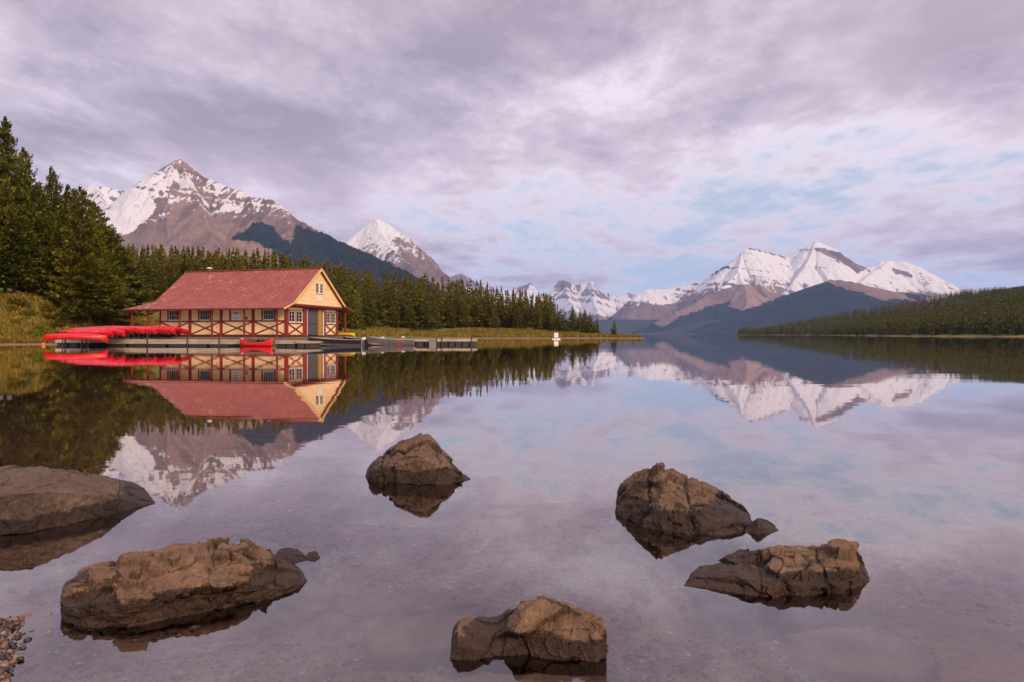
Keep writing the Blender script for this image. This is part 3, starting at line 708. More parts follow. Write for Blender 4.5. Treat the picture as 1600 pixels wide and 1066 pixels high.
def make_plants():
    R = np.random.default_rng(5)
    M['shrub'] = foliage('shrub_leaves', (0.060, 0.054, 0.006), (0.29, 0.225, 0.02), (0.34, 0.19, 0.02), .35)
    M['shrub_g'] = foliage('green_shrub_leaves', (0.045, 0.055, 0.006), (0.23, 0.23, 0.02), (0.29, 0.21, 0.02), .35)
    M['grass'] = foliage('dry_grass', (0.11, 0.088, 0.012), (0.31, 0.225, 0.034), (0.32, 0.19, 0.03), .3)
    sh = [fast_mesh('foliage', *leaf_ball(s, 1500, .17)) for s in range(4)]
    for i, me in enumerate(sh): me.materials.append(M['shrub' if i % 2 else 'shrub_g'])
    stems = []
    for s in range(2):
        mb = MB()
        for a in range(6): mb.tube([(0, 0, -.15), (.25 * math.cos(a), .25 * math.sin(a), .3), (.5 * math.cos(a + s), .5 * math.sin(a + s), .62)], [.03, .02, .008], 4)
        me = bpy.data.meshes.new('stem'); me.from_pydata(mb.v, [], mb.f); me.materials.append(M['bark']); stems.append(me)
    def bush(px, py, Y, rx, rz_, kind, lab, grp):
        X = (px - CX) / F * Y; z = float(ground_z(np.array([X]), np.array([Y]))[0])
        o = empty('shrub', (X, Y, z - .1), R.random() * 6.28); o.scale = (rx, rx, rz_)
        link(bpy.data.objects.new('foliage', sh[kind]), o); link(bpy.data.objects.new('stem', stems[kind % 2]), o)
        tag(o, lab, 'shrub', grp)
    for i in range(46):
        px = R.uniform(-12, 150); Y = R.uniform(82, 96)
        bush(px, 0, Y, R.uniform(.7, 1.5), R.uniform(.6, 1.25), int(R.integers(4)), 'olive and yellow shrub on the sloping bank left of the canoes', 'shrubs on the left bank')
    for i in range(20):
        px = R.uniform(100, 200); Y = R.uniform(88.5, 97)
        bush(px, 0, Y, R.uniform(.8, 1.4), R.uniform(.7, 1.2), (0, 2, 2, 1)[i % 4], 'bright green shrub in the row behind the red canoes', 'shrubs behind the canoes')
    for i in range(30):
        px = R.uniform(540, 760); Y = float(np.interp(px, [540, 600, 760], [128, 196, 219])) + R.uniform(-6, 5)
        bush(px, 0, Y, R.uniform(.8, 1.6), R.uniform(.5, .9), int(R.integers(4)), 'low shrub in the meadow between boats and forest', 'shrubs in the meadow')
    # grass: uncountable blades on the bank, the meadow and the point
    n = 60000
    PXs = np.concatenate([R.uniform(-30, 250, 20000), R.uniform(535, 700, 14000), R.uniform(535, 1003, 26000)])
    Y0 = np.interp(PXs, [-30, 120, 250, 535, 560, 620, 720, 870, 960, 1003], [78, 80, 88, 96, 100, 140, 190, 203, 198, 197])
    Ys = Y0 + R.random(n) ** 1.3 * np.where(PXs < 300, 17, np.where(PXs < 640, 75, 28)); Xs = (PXs - CX) / F * Ys
    sd = shore_dist(Xs, Ys); z = ground_z(Xs, Ys); kp = (sd > .8) & (z > .12)
    c = np.stack([Xs, Ys, z], -1)[kp]; k = len(c)
    hgt = np.where(c[:, 0] < -25, R.uniform(.25, .75, k), R.uniform(.35, 1.0, k))
    c[:, 2] += hgt * .4
    ax = R.normal(0, .25, (k, 3)); ax[:, 2] = 1.6
    v, f = sprays(c, ax, hgt, R, .20)
    me = fast_mesh('grass', v, f); me.materials.append(M['grass'])
    tag(link(bpy.data.objects.new('grass', me)), 'tall yellow green grass on the lake banks', 'grass', kind='stuff')
# ------------------------------------------------------------------ boathouse
BH = (-24.15, 73.0); BRZ = math.radians(-13.3)
def bworld(x, y, z=0.0):
    c, s = math.cos(BRZ), math.sin(BRZ)
    return (BH[0] + x * c - y * s, BH[1] + x * s + y * c, z)

def bxx(px, y):
    """boathouse x of the point at depth offset y that shows in photo column px"""
    k = (px - CX) / F; c, s = math.cos(BRZ), math.sin(BRZ)
    return (k * (BH[1] + c * y) - BH[0] - (-s) * y) / (c - k * s)

def roof_material():
    m, k, out = material('shingle_roof')
    tc = k.n('ShaderNodeTexCoord').outputs['Object']
    sp = k.n('ShaderNodeSeparateXYZ', {0: tc})
    zz = k.math('MULTIPLY', sp.outputs[2], 9.0)
    row = k.math('FLOOR', zz)
    fr = k.math('FRACT', zz)
    cell = k.n('ShaderNodeTexWhiteNoise', {'Vector': k.n('ShaderNodeCombineXYZ', {0: k.math('FLOOR', k.math('ADD', k.math('MULTIPLY', sp.outputs[0], 4.2), k.math('MULTIPLY', row, .37))), 1: row, 2: 0.0}).outputs[0]}, noise_dimensions='3D').outputs['Value']
    n1 = k.noise(tc, 0.7, 6, 0.6)
    c = k.mix(cell, (0.27, 0.066, 0.056), (0.42, 0.118, 0.098))
    c = k.mix(k.ramp(n1, .35, .72), c, (0.265, 0.076, 0.066))
    wearv = k.noise(k.mapping(tc, scale=(1.1, 1.0, 5.0)), 1.3, 6, 0.72)
    blot = k.noise(tc, 0.33, 3)
    wear = k.math('MULTIPLY', k.ramp(k.math('ADD', wearv, k.math('MULTIPLY', k.math('SUBTRACT', blot, .5), .35)), .58, .70), k.ramp(cell, .25, .7))
    c = k.mix(k.math('MULTIPLY', wear, .9), c, (0.62, 0.44, 0.40))
    b = k.n('ShaderNodeBsdfPrincipled', {'Base Color': c, 'Roughness': 0.82, 'Specular IOR Level': 0.25})
    bp = k.n('ShaderNodeBump', {'Strength': 0.8, 'Distance': 0.03, 'Height': k.math('ADD', k.math('SUBTRACT', 1.0, fr), k.math('MULTIPLY', cell, .5))})
    k.t.links.new(bp.outputs[0], b.inputs['Normal']); k.t.links.new(b.outputs[0], out.inputs[0])
    return m

def mesh_door_material():
    m, k, out = material('wire_mesh')
    tc = k.n('ShaderNodeTexCoord').outputs['Object']
    sp = k.n('ShaderNodeSeparateXYZ', {0: tc})
    a = k.math('FRACT', k.math('MULTIPLY', k.math('ADD', sp.outputs[1], sp.outputs[2]), 7)); b_ = k.math('FRACT', k.math('MULTIPLY', k.math('SUBTRACT', sp.outputs[1], sp.outputs[2]), 7))
    wire = k.math('MAXIMUM', k.math('GREATER_THAN', a, .72), k.math('GREATER_THAN', b_, .72))
    c = k.mix(wire, (0.016, 0.014, 0.015), (0.17, 0.155, 0.15))
    b = k.n('ShaderNodeBsdfPrincipled', {'Base Color': c, 'Roughness': 0.7, 'Specular IOR Level': .2}); k.t.links.new(b.outputs[0], out.inputs[0])
    return m

def make_boathouse():
    M['cream'] = plain('cream_paint', (0.84, 0.57, 0.30), 0.7, 0.12, 1.6, bump=.25, bscale=18)
    M['board'] = plain('cream_boards', (0.86, 0.60, 0.31), 0.65, 0.14, 2.5, bump=.25, bscale=18, stretch=(1, .3, 3))
    M['redwood'] = plain('red_timber', (0.235, 0.018, 0.008), 0.6, 0.28, 2.2, bump=.3, bscale=24)
    M['redrail'] = plain('dark_red_timber', (0.135, 0.012, 0.007), 0.6, 0.28, 2.2)
    M['rake'] = plain('yellow_trim', (0.78, 0.46, 0.15), 0.55, 0.15, 2.0)
    M['ochre'] = plain('ochre_post', (0.44, 0.22, 0.03), 0.6, 0.2, 2.0)
    M['white'] = plain('white_trim', (0.74, 0.68, 0.60), 0.55, 0.12, 4.0)
    M['glass'] = plain('dark_glass', (0.010, 0.010, 0.012), 0.2, 0.2, 2.0, spec=.35)
    M['deck'] = plain('weathered_wood', (0.20, 0.125, 0.088), 0.85, 0.35, 2.2, bump=.5, bscale=20, stretch=(.4, 3, 3))
    M['pile'] = plain('dark_pile', (0.055, 0.042, 0.034), 0.8, 0.35, 3.0)
    M['inner'] = plain('dark_interior', (0.06, 0.042, 0.032), 0.85, 0.3, 1.0)
    M['roof'] = roof_material(); M['wire'] = mesh_door_material()
    M['paper'] = plain('notice_paper', (0.70, 0.64, 0.58), 0.7, 0.12, 9.0); M['ink'] = plain('notice_print', (0.30, 0.19, 0.20), 0.7, 0.4, 9.0); M['brown_sign'] = plain('brown_notice', (0.20, 0.10, 0.05), .7, .3, 8)
    t = empty('boathouse', (BH[0], BH[1], 0), BRZ)
    tag(t, 'red roofed cream and dark red timbered boathouse on the water edge', 'boathouse')
    FZ, WT = 1.06, 4.0; L, D = 15.8, 11.5
    # platform
    for i in range(52):
        x = 1.6 - i * .405
        MB().box(x - .395, x, -2.1, 14.0, .86, .93).build('deck_plank', M['deck'], t)
    MB().box(-19.4, 1.6, -2.16, -2.102, .62, .90).build('deck_fascia', M['deck'], t)
    MB().box(1.602, 1.66, -2.1, 14.0, .62, .90).build('deck_fascia', M['deck'], t)
    for x in np.linspace(-19, 1.2, 8):
        for y in (-1.7, 4.0, 10.5): MB().tube([(x, y, -1.6), (x, y, .858)], .16, 8).build('pile', M['pile'], t)
    MB().box(-L + .2, -.2, .25, D - .25, .935, FZ + .02).build('floor', M['inner'], t)
    # front wall: four bays of timber frame
    bay = L / 4
    Z = dict(rail=2.64, win0=2.82, win1=3.72)
    def wbox(axis, a0, a1, z0, z1, d0, d1, name, mat, parent=t, bevel=0.0):
        """box on the front wall (axis 'f': a along -x, depth outwards -y) or the gable end (axis 'g': a along y, depth outwards +x)"""
        mb = MB()
        if axis == 'f': mb.box(-a1, -a0, -d1, -d0, z0, z1)
        else: mb.box(d0, d1, a0, a1, z0, z1)
        return mb.build(name, mat, parent, bevel=bevel)
    def brace(axis, a0, z0, a1, z1, w_, d):
        if axis == 'f': p, q, up = (-a0, -d, z0), (-a1, -d, z1), (0, 1, 0)
        else: p, q, up = (d, a0, z0), (d, a1, z1), (1, 0, 0)
        MB().bar(p, q, w_, .05, up).build('cross_brace', M['redrail'], t)
    def window(axis, a0, a1, z0, z1, nx, nz, proud=0.02):
        f = .045
        mb = MB()
        bars = [(a0, a1, z0, z0 + f), (a0, a1, z1 - f, z1), (a0, a0 + f, z0 + f, z1 - f), (a1 - f, a1, z0 + f, z1 - f)]
        for b0, b1, c0, c1 in bars:
            if axis == 'f': mb.box(-b1, -b0, -proud - .05, -proud + .04, c0, c1)
            else: mb.box(proud - .04, proud + .05, b0, b1, c0, c1)
        wn = mb.build('window', M['white'], t)
        wbox(axis, a0 - .03, a1 + .03, z0 - .07, z0 - .002, proud, proud + .10, 'sill', M['white'], wn)
        ws, hs = (a1 - a0 - 2 * f) / nx, (z1 - z0 - 2 * f) / nz
        for i in range(nx):
            for j in range(nz):
                wbox(axis, a0 + f + i * ws + .014, a0 + f + (i + 1) * ws - .014, z0 + f + j * hs + .014, z0 + f + (j + 1) * hs - .014, proud - .03, proud - .02, 'pane', M['glass'], wn)
        mb = MB()
        for i in range(1, nx):
            a = a0 + f + i * ws
            mb.add(*_bx(axis, a - .009, a + .009, z0 + f, z1 - f, proud - .035, proud + .02))
        for j in range(1, nz):
            z = z0 + f + j * hs
            mb.add(*_bx(axis, a0 + f, a1 - f, z - .009, z + .009, proud - .032, proud + .015))
        if mb.v: mb.build('glazing_bar', M['white'], wn)
    def _bx(axis, a0, a1, z0, z1, d0, d1):
        b = MB()
        if axis == 'f': b.box(-a1, -a0, -d1, -d0, z0, z1)
        else: b.box(d0, d1, a0, a1, z0, z1)
        return b.v, b.f
    for i in range(5):
        a = i * bay
        wbox('f', a - .17 if i else -.0, a + .17 if i < 4 else L, FZ - .1, WT, -.06, .08, 'corner_post' if i in (0, 4) else 'wall_post', M['redwood'], bevel=.012)
    for i in range(4):
        a0, a1 = i * bay + .17, (i + 1) * bay - .17
        q = lambda f: a0 + (a1 - a0) * (1 - f)           # fraction counted from the left end of the bay as seen
        wbox('f', a0, a1, FZ + .12, Z['rail'] - .075, -.12, 0, 'wall_panel', M['cream'])
        wbox('f', a0, a1, Z['rail'] - .072, Z['rail'] + .072, -.1, .055, 'rail', M['redrail'])
        wbox('f', a0, a1, FZ - .06, FZ + .118, -.1, .06, 'sill_beam', M['redrail'])
        wbox('f', a0, a1, WT - .12, WT, -.1, .05, 'top_plate', M['redrail'])
        ma = (a0 + a1) / 2
        brace('f', a0, FZ + .16, a1, Z['rail'] - .10, .13, .035); brace('f', a0, Z['rail'] - .10, a1, FZ + .16, .13, .038)
        zt0, zt1 = Z['rail'] + .074, WT - .122
        jb, wr = q(.24), q(.66)
        if i != 1:
            wbox('f', q(.235), a1, zt0, zt1, -.12, 0, 'wall_panel', M['cream']); wbox('f', q(.285), q(.235) - .002, zt0, zt1, -.1, .05, 'stud', M['redrail'])
            wbox('f', a0, q(.70), zt0, zt1, -.12, 0, 'wall_panel', M['cream']); wbox('f', q(.70) + .002, q(.655), zt0, zt1, -.1, .05, 'stud', M['redrail'])
            window('f', q(.65), q(.29), zt0 + .06, zt1 - .02, 6 if i == 0 else 5, 2, -.01)
            wbox('f', q(.654), q(.286), zt0, zt0 + .02, -.08, -.03, 'wall_panel', M['cream'])
        else:
            wbox('f', q(.235), a1, zt0, zt1, -.12, 0, 'wall_panel', M['cream']); wbox('f', q(.285), q(.235) - .002, zt0, zt1, -.1, .05, 'stud', M['redrail'])
            wbox('f', a0, q(.287), zt0, zt1, -.12, 0, 'wall_panel', M['cream'])
            pn = wbox('f', q(.60), q(.33), zt0 + .05, zt1 - .06, .002, .03, 'notice_board', M['paper'])
            wbox('f', q(.55), q(.38), zt1 - .48, zt1 - .26, .031, .034, 'print', M['ink'], pn); wbox('f', q(.55), q(.38), zt0 + .16, zt0 + .24, .031, .034, 'print', M['ink'], pn)
            wbox('f', q(.86), q(.75), zt0 + .08, zt0 + .42, .002, .03, 'notice', M['brown_sign'])
            wbox('f', q(.22), q(.12), 2.05, 2.27, .002, .022, 'notice', M['paper'])
        if i == 2: wbox('f', q(.90), q(.88), 1.95, 2.05, .002, .03, 'outlet_box', M['pile'])
    # verandah posts under the front and back eaves
    for s in (.38, 4.3, 8.25, 12.3, 16.4, 18.45): MB().box(-s - .085, -s + .085, -1.2, -1.03, .932, 3.92).build('verandah_post', M['redwood'], t, bevel=.012)
    for s in (-.2, 4.0, 8.0, 12.0, 16.0, 18.5): MB().box(-s - .1, -s + .1, 13.0, 13.2, .932, 4.02).build('verandah_post', M['redwood'], t, bevel=.012)
    MB().box(-18.7, .5, -1.19, -1.04, 3.922, 4.04).build('eave_beam', M['redrail'], t)
    MB().box(-18.7, .5, 13.02, 13.18, 4.022, 4.14).build('eave_beam', M['redrail'], t)
    # gable end
    gp = [(.04, .36, 'corner_post'), (3.36, 4.18, 'door_post'), (8.0, 8.42, 'door_post'), (11.0, 11.5, 'corner_post')]
    for a0, a1, n in gp: wbox('g', a0, a1, FZ - .1, 4.3, -.2 if n != 'corner_post' else .002, .08, n, M['redwood'], bevel=.012)
    wbox('g', 4.19, 4.27, FZ, 4.05, -.1, .09, 'door_trim', M['white']); wbox('g', 7.88, 7.99, FZ, 4.05, -.1, .09, 'door_trim', M['white'])
    for a0, a1 in ((.37, 3.35), (8.43, 10.99)):
        wbox('g', a0, a1, FZ + .1, Z['rail'] - .30, -.12, 0, 'wall_panel', M['cream'])
        wbox('g', a0, a1, Z['rail'] - .297, Z['rail'] - .13, -.1, .06, 'rail', M['redwood'])
        wbox('g', a0, a1, FZ - .08, FZ + .098, -.1, .06, 'sill_beam', M['redrail'])
        wbox('g', a0, a1, 3.86, 4.12, -.12, 0, 'wall_panel', M['cream'])
        wbox('g', a0, a1, 3.74, 3.857, -.1, .05, 'rail', M['redwood'])
        wbox('g', a0, a1, 4.122, 4.3, -.1, .06, 'top_plate', M['redwood'])
        am = (a0 + a1) / 2
        for b0, b1 in ((a0, a0 + .12), (am - .12, am + .12), (a1 - .12, a1)): wbox('g', b0, b1, Z['rail'] - .128, 3.738, -.1, .05, 'stud', M['redwood'])
        for b0, b1 in ((a0 + .121, am - .121), (am + .121, a1 - .121)): window('g', b0, b1, Z['rail'] - .10, 3.735, 2, 3, .0)
        brace('g', a0, FZ + .12, a1, Z['rail'] - .32, .15, .035); brace('g', a0, Z['rail'] - .32, a1, FZ + .12, .15, .038)
    dr = wbox('g', 4.272, 6.72, FZ + .0, 4.0, -.08, -.03, 'mesh_door', M['wire'])
    wbox('g', 4.272, 6.72, FZ + .02, FZ + .12, -.029, .0, 'frame', M['inner'], dr); wbox('g', 4.272, 6.72, 2.4, 2.5, -.029, .0, 'frame', M['inner'], dr)
    wbox('g', 6.722, 7.45, FZ, 4.1, -.06, .1, 'sliding_door_edge', M['ochre'])
    wbox('g', 7.452, 7.878, FZ, 4.1, -.3, -.05, 'sliding_door', M['inner'])
    wbox('g', 4.19, 7.99, 4.06, 4.3, -.1, .1, 'door_header', M['redrail'])
    # boarded gable, each board a piece of its own
    z0, zp, mid, half = 4.52, 8.52, 5.85, 5.60
    nb = 22; hb = (zp - z0) / nb
    wn = (4.98, 6.72, 5.9, 7.05)
    for i in range(nb):
        za, zb = z0 + i * hb, z0 + (i + 1) * hb
        wa, wb = half * (zp - za) / (zp - z0), half * (zp - zb) / (zp - z0)
        segs = [(mid - wa, mid + wa, mid - wb, mid + wb)]
        if zb > wn[2] + .02 and za < wn[3] - .02: segs = [(mid - wa, wn[0], mid - wb, wn[0]), (wn[1], mid + wa, wn[1], mid + wb)]
        for a, b, c, d in segs:
            v = [(.60, a, za), (.60, b, za), (.60, d, zb), (.60, c, zb), (.655, a, za + .004), (.655, b, za + .004), (.615, d, zb), (.615, c, zb)]
            MB().add(v, [(3, 2, 1, 0), (4, 5, 6, 7), (0, 1, 5, 4), (1, 2, 6, 5), (2, 3, 7, 6), (3, 0, 4, 7)]).build('gable_board', M['board'], t)
    for b0, b1 in ((wn[0], 5.73), (5.97, wn[1])): window('g', b0, b1, wn[2], wn[3], 2, 3, .64)
    wbox('g', 5.732, 5.968, wn[2], wn[3], .56, .66, 'mullion', M['board'])
    wbox('g', 5.25, 6.4, 4.95, 5.45, .66, .675, 'worn_patch', M['white'])
    wbox('g', .15, 11.4, 4.302, 4.518, -.1, .70, 'gable_beam', M['redwood'])
    # roof
    def slab(pts, name, th=.14):
        n = len(pts)
        v = list(pts) + [(p[0], p[1], p[2] - th) for p in pts]
        f = [tuple(range(n)), tuple(range(2 * n - 1, n - 1, -1))] + [(i, i + n, (i + 1) % n + n, (i + 1) % n) for i in range(n)]
        return v, f
    R0, R1 = (.95, mid, 8.78), (-17.1, mid, 8.72)
    F0, F1 = (.95, .15, 4.72), (-16.75, .15, 4.78); B0, B1 = (.95, 11.55, 4.72), (-16.75, 11.55, 4.78)
    E0, E1 = (.75, -1.65, 3.98), (-19.3, -1.65, 3.98); G0, G1 = (.75, 14.3, 4.14), (-19.3, 14.3, 4.14)
    verts = [R0, R1, F0, F1, B0, B1, E0, E1, G0, G1]
    # subdivide each plane so that the old roof can sag a little
    V, Fq = [], []
    def patch(a, b, c, d, nu, nv):
        o = len(V)
        for i in range(nu + 1):
            for j in range(nv + 1):
                u, v = i / nu, j / nv
                p = (Vector(a) * (1 - u) + Vector(b) * u) * (1 - v) + (Vector(d) * (1 - u) + Vector(c) * u) * v
                p.z -= .05 * math.sin(math.pi * u) * math.sin(math.pi * v) - .012 * math.sin(p.x * 1.7 + p.y)
                V.append(tuple(p))
        for i in range(nu):
            for j in range(nv):
                k = o + i * (nv + 1) + j
                Fq.append((k, k + nv + 1, k + nv + 2, k + 1))
    rf = bpy.data.objects.new('roof', None)
    patch(R0, R1, F1, F0, 24, 10); patch(F0, F1, E1, E0, 24, 4); patch(R1, R0, B0, B1, 24, 10); patch(B1, B0, G0, G1, 24, 4); patch(F1, B1, G1, E1, 12, 4)
    ro = mesh_obj('roof', V, [q[::-1] for q in Fq], M['roof'], t)
    sd = ro.modifiers.new('thick', 'SOLIDIFY'); sd.thickness = .12; sd.offset = 1.0
    MB().bar((.97, mid, 8.82), (-17.1, mid, 8.76), .34, .06).build('ridge_cap', M['roof'], ro)
    MB().tube([(-13.9, mid + .1, 8.6), (-13.9, mid + .1, 9.05)], .14, 10).build('vent_pipe', M['deck'], ro)
    MB().tube([(-13.9, mid + .1, 9.052), (-13.9, mid + .1, 9.12), (-13.9, mid + .1, 9.24)], [.34, .36, .12], 12).build('vent_cap', M['white'], ro)
    for a, b in (((.98, mid, 8.66), (.98, .1, 4.60)), ((.98, mid, 8.66), (.98, 11.6, 4.60))): MB().bar(a, b, .05, .26, (0, 0, 1)).build('rake_board', M['rake'], t)
    MB().bar((.98, .1, 4.58), (.78, -1.66, 3.87), .05, .16).build('rake_board', M['rake'], t)
    MB().bar((.98, 11.6, 4.58), (.78, 14.3, 4.03), .05, .16).build('rake_board', M['redwood'], t)
    MB().bar((.72, -1.68, 3.90), (-19.3, -1.68, 3.90), .05, .14).build('eave_board', M['redrail'], t)
    MB().box(-L, -.06, .05, .12, WT + .002, 4.5).build('wall_panel', M['inner'], t)
    # far and left walls close the house
    MB().box(-L, 0, D - .1, D, FZ, 4.6).build('rear_wall', M['cream'], t)
    MB().box(-L, -L + .1, .12, D - .11, FZ, 4.6).build('shore_wall', M['cream'], t)
    v, f = [(-16.2, .4, 4.6), (-16.2, 11.3, 4.6), (-16.2, mid, 8.5), (-16.1, .4, 4.6), (-16.1, 11.3, 4.6), (-16.1, mid, 8.5)], [(0, 1, 2), (5, 4, 3), (0, 3, 4, 1), (1, 4, 5, 2), (2, 5, 3, 0)]
    MB().add(v, f).build('shore_gable', M['cream'], t)

# ------------------------------------------------------------------ docks and boats
def dock(name, x0, x1, y0, y1, ztop, fascia, label, piles=(), floats=0, fl_mat='float', group=None):
    """floating dock in boathouse coordinates"""
    wx, wy_, _ = bworld((x0 + x1) / 2, (y0 + y1) / 2)
    t = empty(name, (wx, wy_, 0), BRZ); tag(t, label, 'dock', group)
    hx, hy = (x1 - x0) / 2, (y1 - y0) / 2
    n = max(4, int((x1 - x0) / .42)); st = 2 * hx / n
    pm = MB().box(.012, st - .012, -hy, hy, ztop - .05, ztop)
    first = None
    for i in range(n):
        if first is None: first = pm.build('plank', M['dockwood'], t); o = first
        else: o = link(bpy.data.objects.new('plank', first.data), t)
        o.location = (-hx + i * st, 0, random.Random(i + n).uniform(-.006, .006))
    k = max(1, int((x1 - x0) / 3.2))
    for i in range(k):
        a, b = -hx + 2 * hx * i / k + .01, -hx + 2 * hx * (i + 1) / k - .01
        MB().box(a, b, -hy - .06, -hy - .002, ztop - fascia, ztop + .03).build('fascia_board', M['dockface'], t, bevel=.01)
    MB().box(hx + .002, hx + .06, -hy, hy, ztop - fascia, ztop - .01).build('fascia_board', M['dockface'], t)
    MB().box(-hx - .06, -hx - .002, -hy, hy, ztop - fascia, ztop - .01).build('fascia_board', M['dockface'], t)
    for i in range(floats):
        a = -hx + 2 * hx * (i + .08) / floats; b = -hx + 2 * hx * (i + .92) / floats
        MB().box(a, b, -hy + .05, hy - .05, -.25, ztop - fascia * .9 - .01).build('float', M[fl_mat], t, bevel=.04)
    for px_, py_, top in piles: MB().tube([(px_, py_, -1.8), (px_, py_, top)], .07, 8).build('mooring_post', M['pile'], t)
    return t

def loft(sections):
    """closed tube through equal rings"""
    n = len(sections[0]); v = [p for s in sections for p in s]; f = []
    for i in range(len(sections) - 1):
        for j in range(n - 1): f.append((i * n + j, i * n + j + 1, (i + 1) * n + j + 1, (i + 1) * n + j))
    return v, f

def canoe_parts(L=5.1, beam=.80, depth=.34, rise=.36):
    secs, gun = [], []
    N = 30
    for i in range(N + 1):
        u = -1 + 2 * i / N; au = abs(u)
        w_ = beam / 2 * (1 - au ** 2.3) ** .75 + .012; top = depth + rise * au ** 2.8; bot = .10 * au ** 4
        x = u * L / 2 * (1.0 if au < .98 else 1.0)
        sec = []
        for j in range(13):
            a = math.pi * j / 12
            yy = -math.cos(a); s_ = math.sin(a) ** .55
            sec.append((x + (.10 * (au ** 6) * (1 if u > 0 else -1)) * (1 - s_) * 1.0, w_ * (abs(yy) ** .75) * (1 if yy > 0 else -1), top + (bot - top) * s_))
        secs.append(sec); gun.append((sec[0], sec[-1]))
    return secs, gun

def make_canoe_proto(mat, name, label, seats=True):
    t = empty(name); tag(t, label, 'canoe')
    secs, gun = canoe_parts()
    v, f = loft(secs); h = mesh_obj('hull', v, f, mat, t, True)
    s = h.modifiers.new('thick', 'SOLIDIFY'); s.thickness = .018; s.offset = -1
    for k in (0, 1): MB().tube([Vector(g[k]) + Vector((0, 0, .01)) for g in gun], .022, 5).build('gunwale', M['gunwale'], t)
    for x in (-1.25, 1.45):
        MB().box(x - .12, x + .12, -.36, .36, .24, .262).build('seat', M['dockface'], t)
    MB().box(-.03, .03, -.40, .40, .33, .355).build('thwart', M['dockface'], t)
    for sx in (-1, 1): MB().box(sx * 2.30 - .16, sx * 2.30 + .16, -.11, .11, .58, .64).build('deck_plate', M['white'], t)
    return t

def skiff(name, label, L, beam, col_top, col_bot, loc, rz, motor=True, windscreen=False):
    t = empty(name, loc, rz); tag(t, label, 'boat')
    N = 22; low, up, gun = [], [], []
    for i in range(N + 1):
        u = i / N                                    # 0 stern .. 1 bow (towards -x)
        w_ = beam / 2 * (1 - max(0, (u - .35) / .65) ** 2.2) + .015; sh = .62 + .28 * u ** 2.2; kl = -.16 + .42 * u ** 4
        ch = .22 + .24 * u ** 2; x = L / 2 - L * u
        rk = .22 * u ** 3
        low.append([(x, -w_ * .86, ch), (x + rk * .5, -w_ * .62, kl * .4 + ch * .28), (x + rk, 0, kl), (x + rk * .5, w_ * .62, kl * .4 + ch * .28), (x, w_ * .86, ch)])
        up.append([(x, -w_ * .862, ch - .005), (x - rk * .3, -w_, sh)]); gun.append([(x - rk * .3, -w_, sh + .015), (x - rk * .3, w_, sh + .015)])
    v, f = loft(low); v2 = v
    h = mesh_obj('hull', v, [q[::-1] for q in f] + [tuple(range(5))], col_bot, t)
    for sgn in (1, -1):
        vv = [(p[0], p[1] * sgn, p[2]) for s_ in up for p in s_]; n = 2
        ff = [(i * 2, i * 2 + 1, i * 2 + 3, i * 2 + 2) for i in range(N)]
        o = mesh_obj('topside', vv, ff if sgn > 0 else [q[::-1] for q in ff], col_top, t)
        sdm = o.modifiers.new('thick', 'SOLIDIFY'); sdm.thickness = .03; sdm.offset = 0
        MB().tube([(g[0][0], g[0][1] * sgn, g[0][2]) for g in gun], .03, 5).build('gunwale', M['alu'], t)
    MB().box(L / 2 - .03, L / 2 + .02, -beam / 2 + .04, beam / 2 - .04, .02, .60).build('transom', col_bot, t)
    MB().box(-L * .42, L / 2 - .05, -beam * .30, beam * .30, .16, .19).build('floor_board', M['dockface'], t)
    for x in (-L * .22, L * .05, L * .30): MB().box(x - .14, x + .14, -beam * .43, beam * .43, .42, .46).build('bench', M['alu'], t)
    if windscreen:
        MB().bar((-L * .12, -beam * .40, .80), (-L * .12, beam * .40, .80), .03, .34).build('windscreen', M['glass'], t)
    if motor:
        x = L / 2 + .12
        m = MB().box(x - .14, x + .26, -.14, .14, .62, .90).build('outboard_motor', M['motor'], t, bevel=.06)
        MB().box(x - .02, x + .16, -.07, .07, -.35, .618).build('leg', M['pile'], m); MB().bar((x - .14, 0, .70), (x - .62, .05, .78), .04, .04).build('tiller', M['pile'], m)
        MB().box(x - .10, x - .02, -.12, .12, .42, .60).build('clamp', M['alu'], m)
    return t

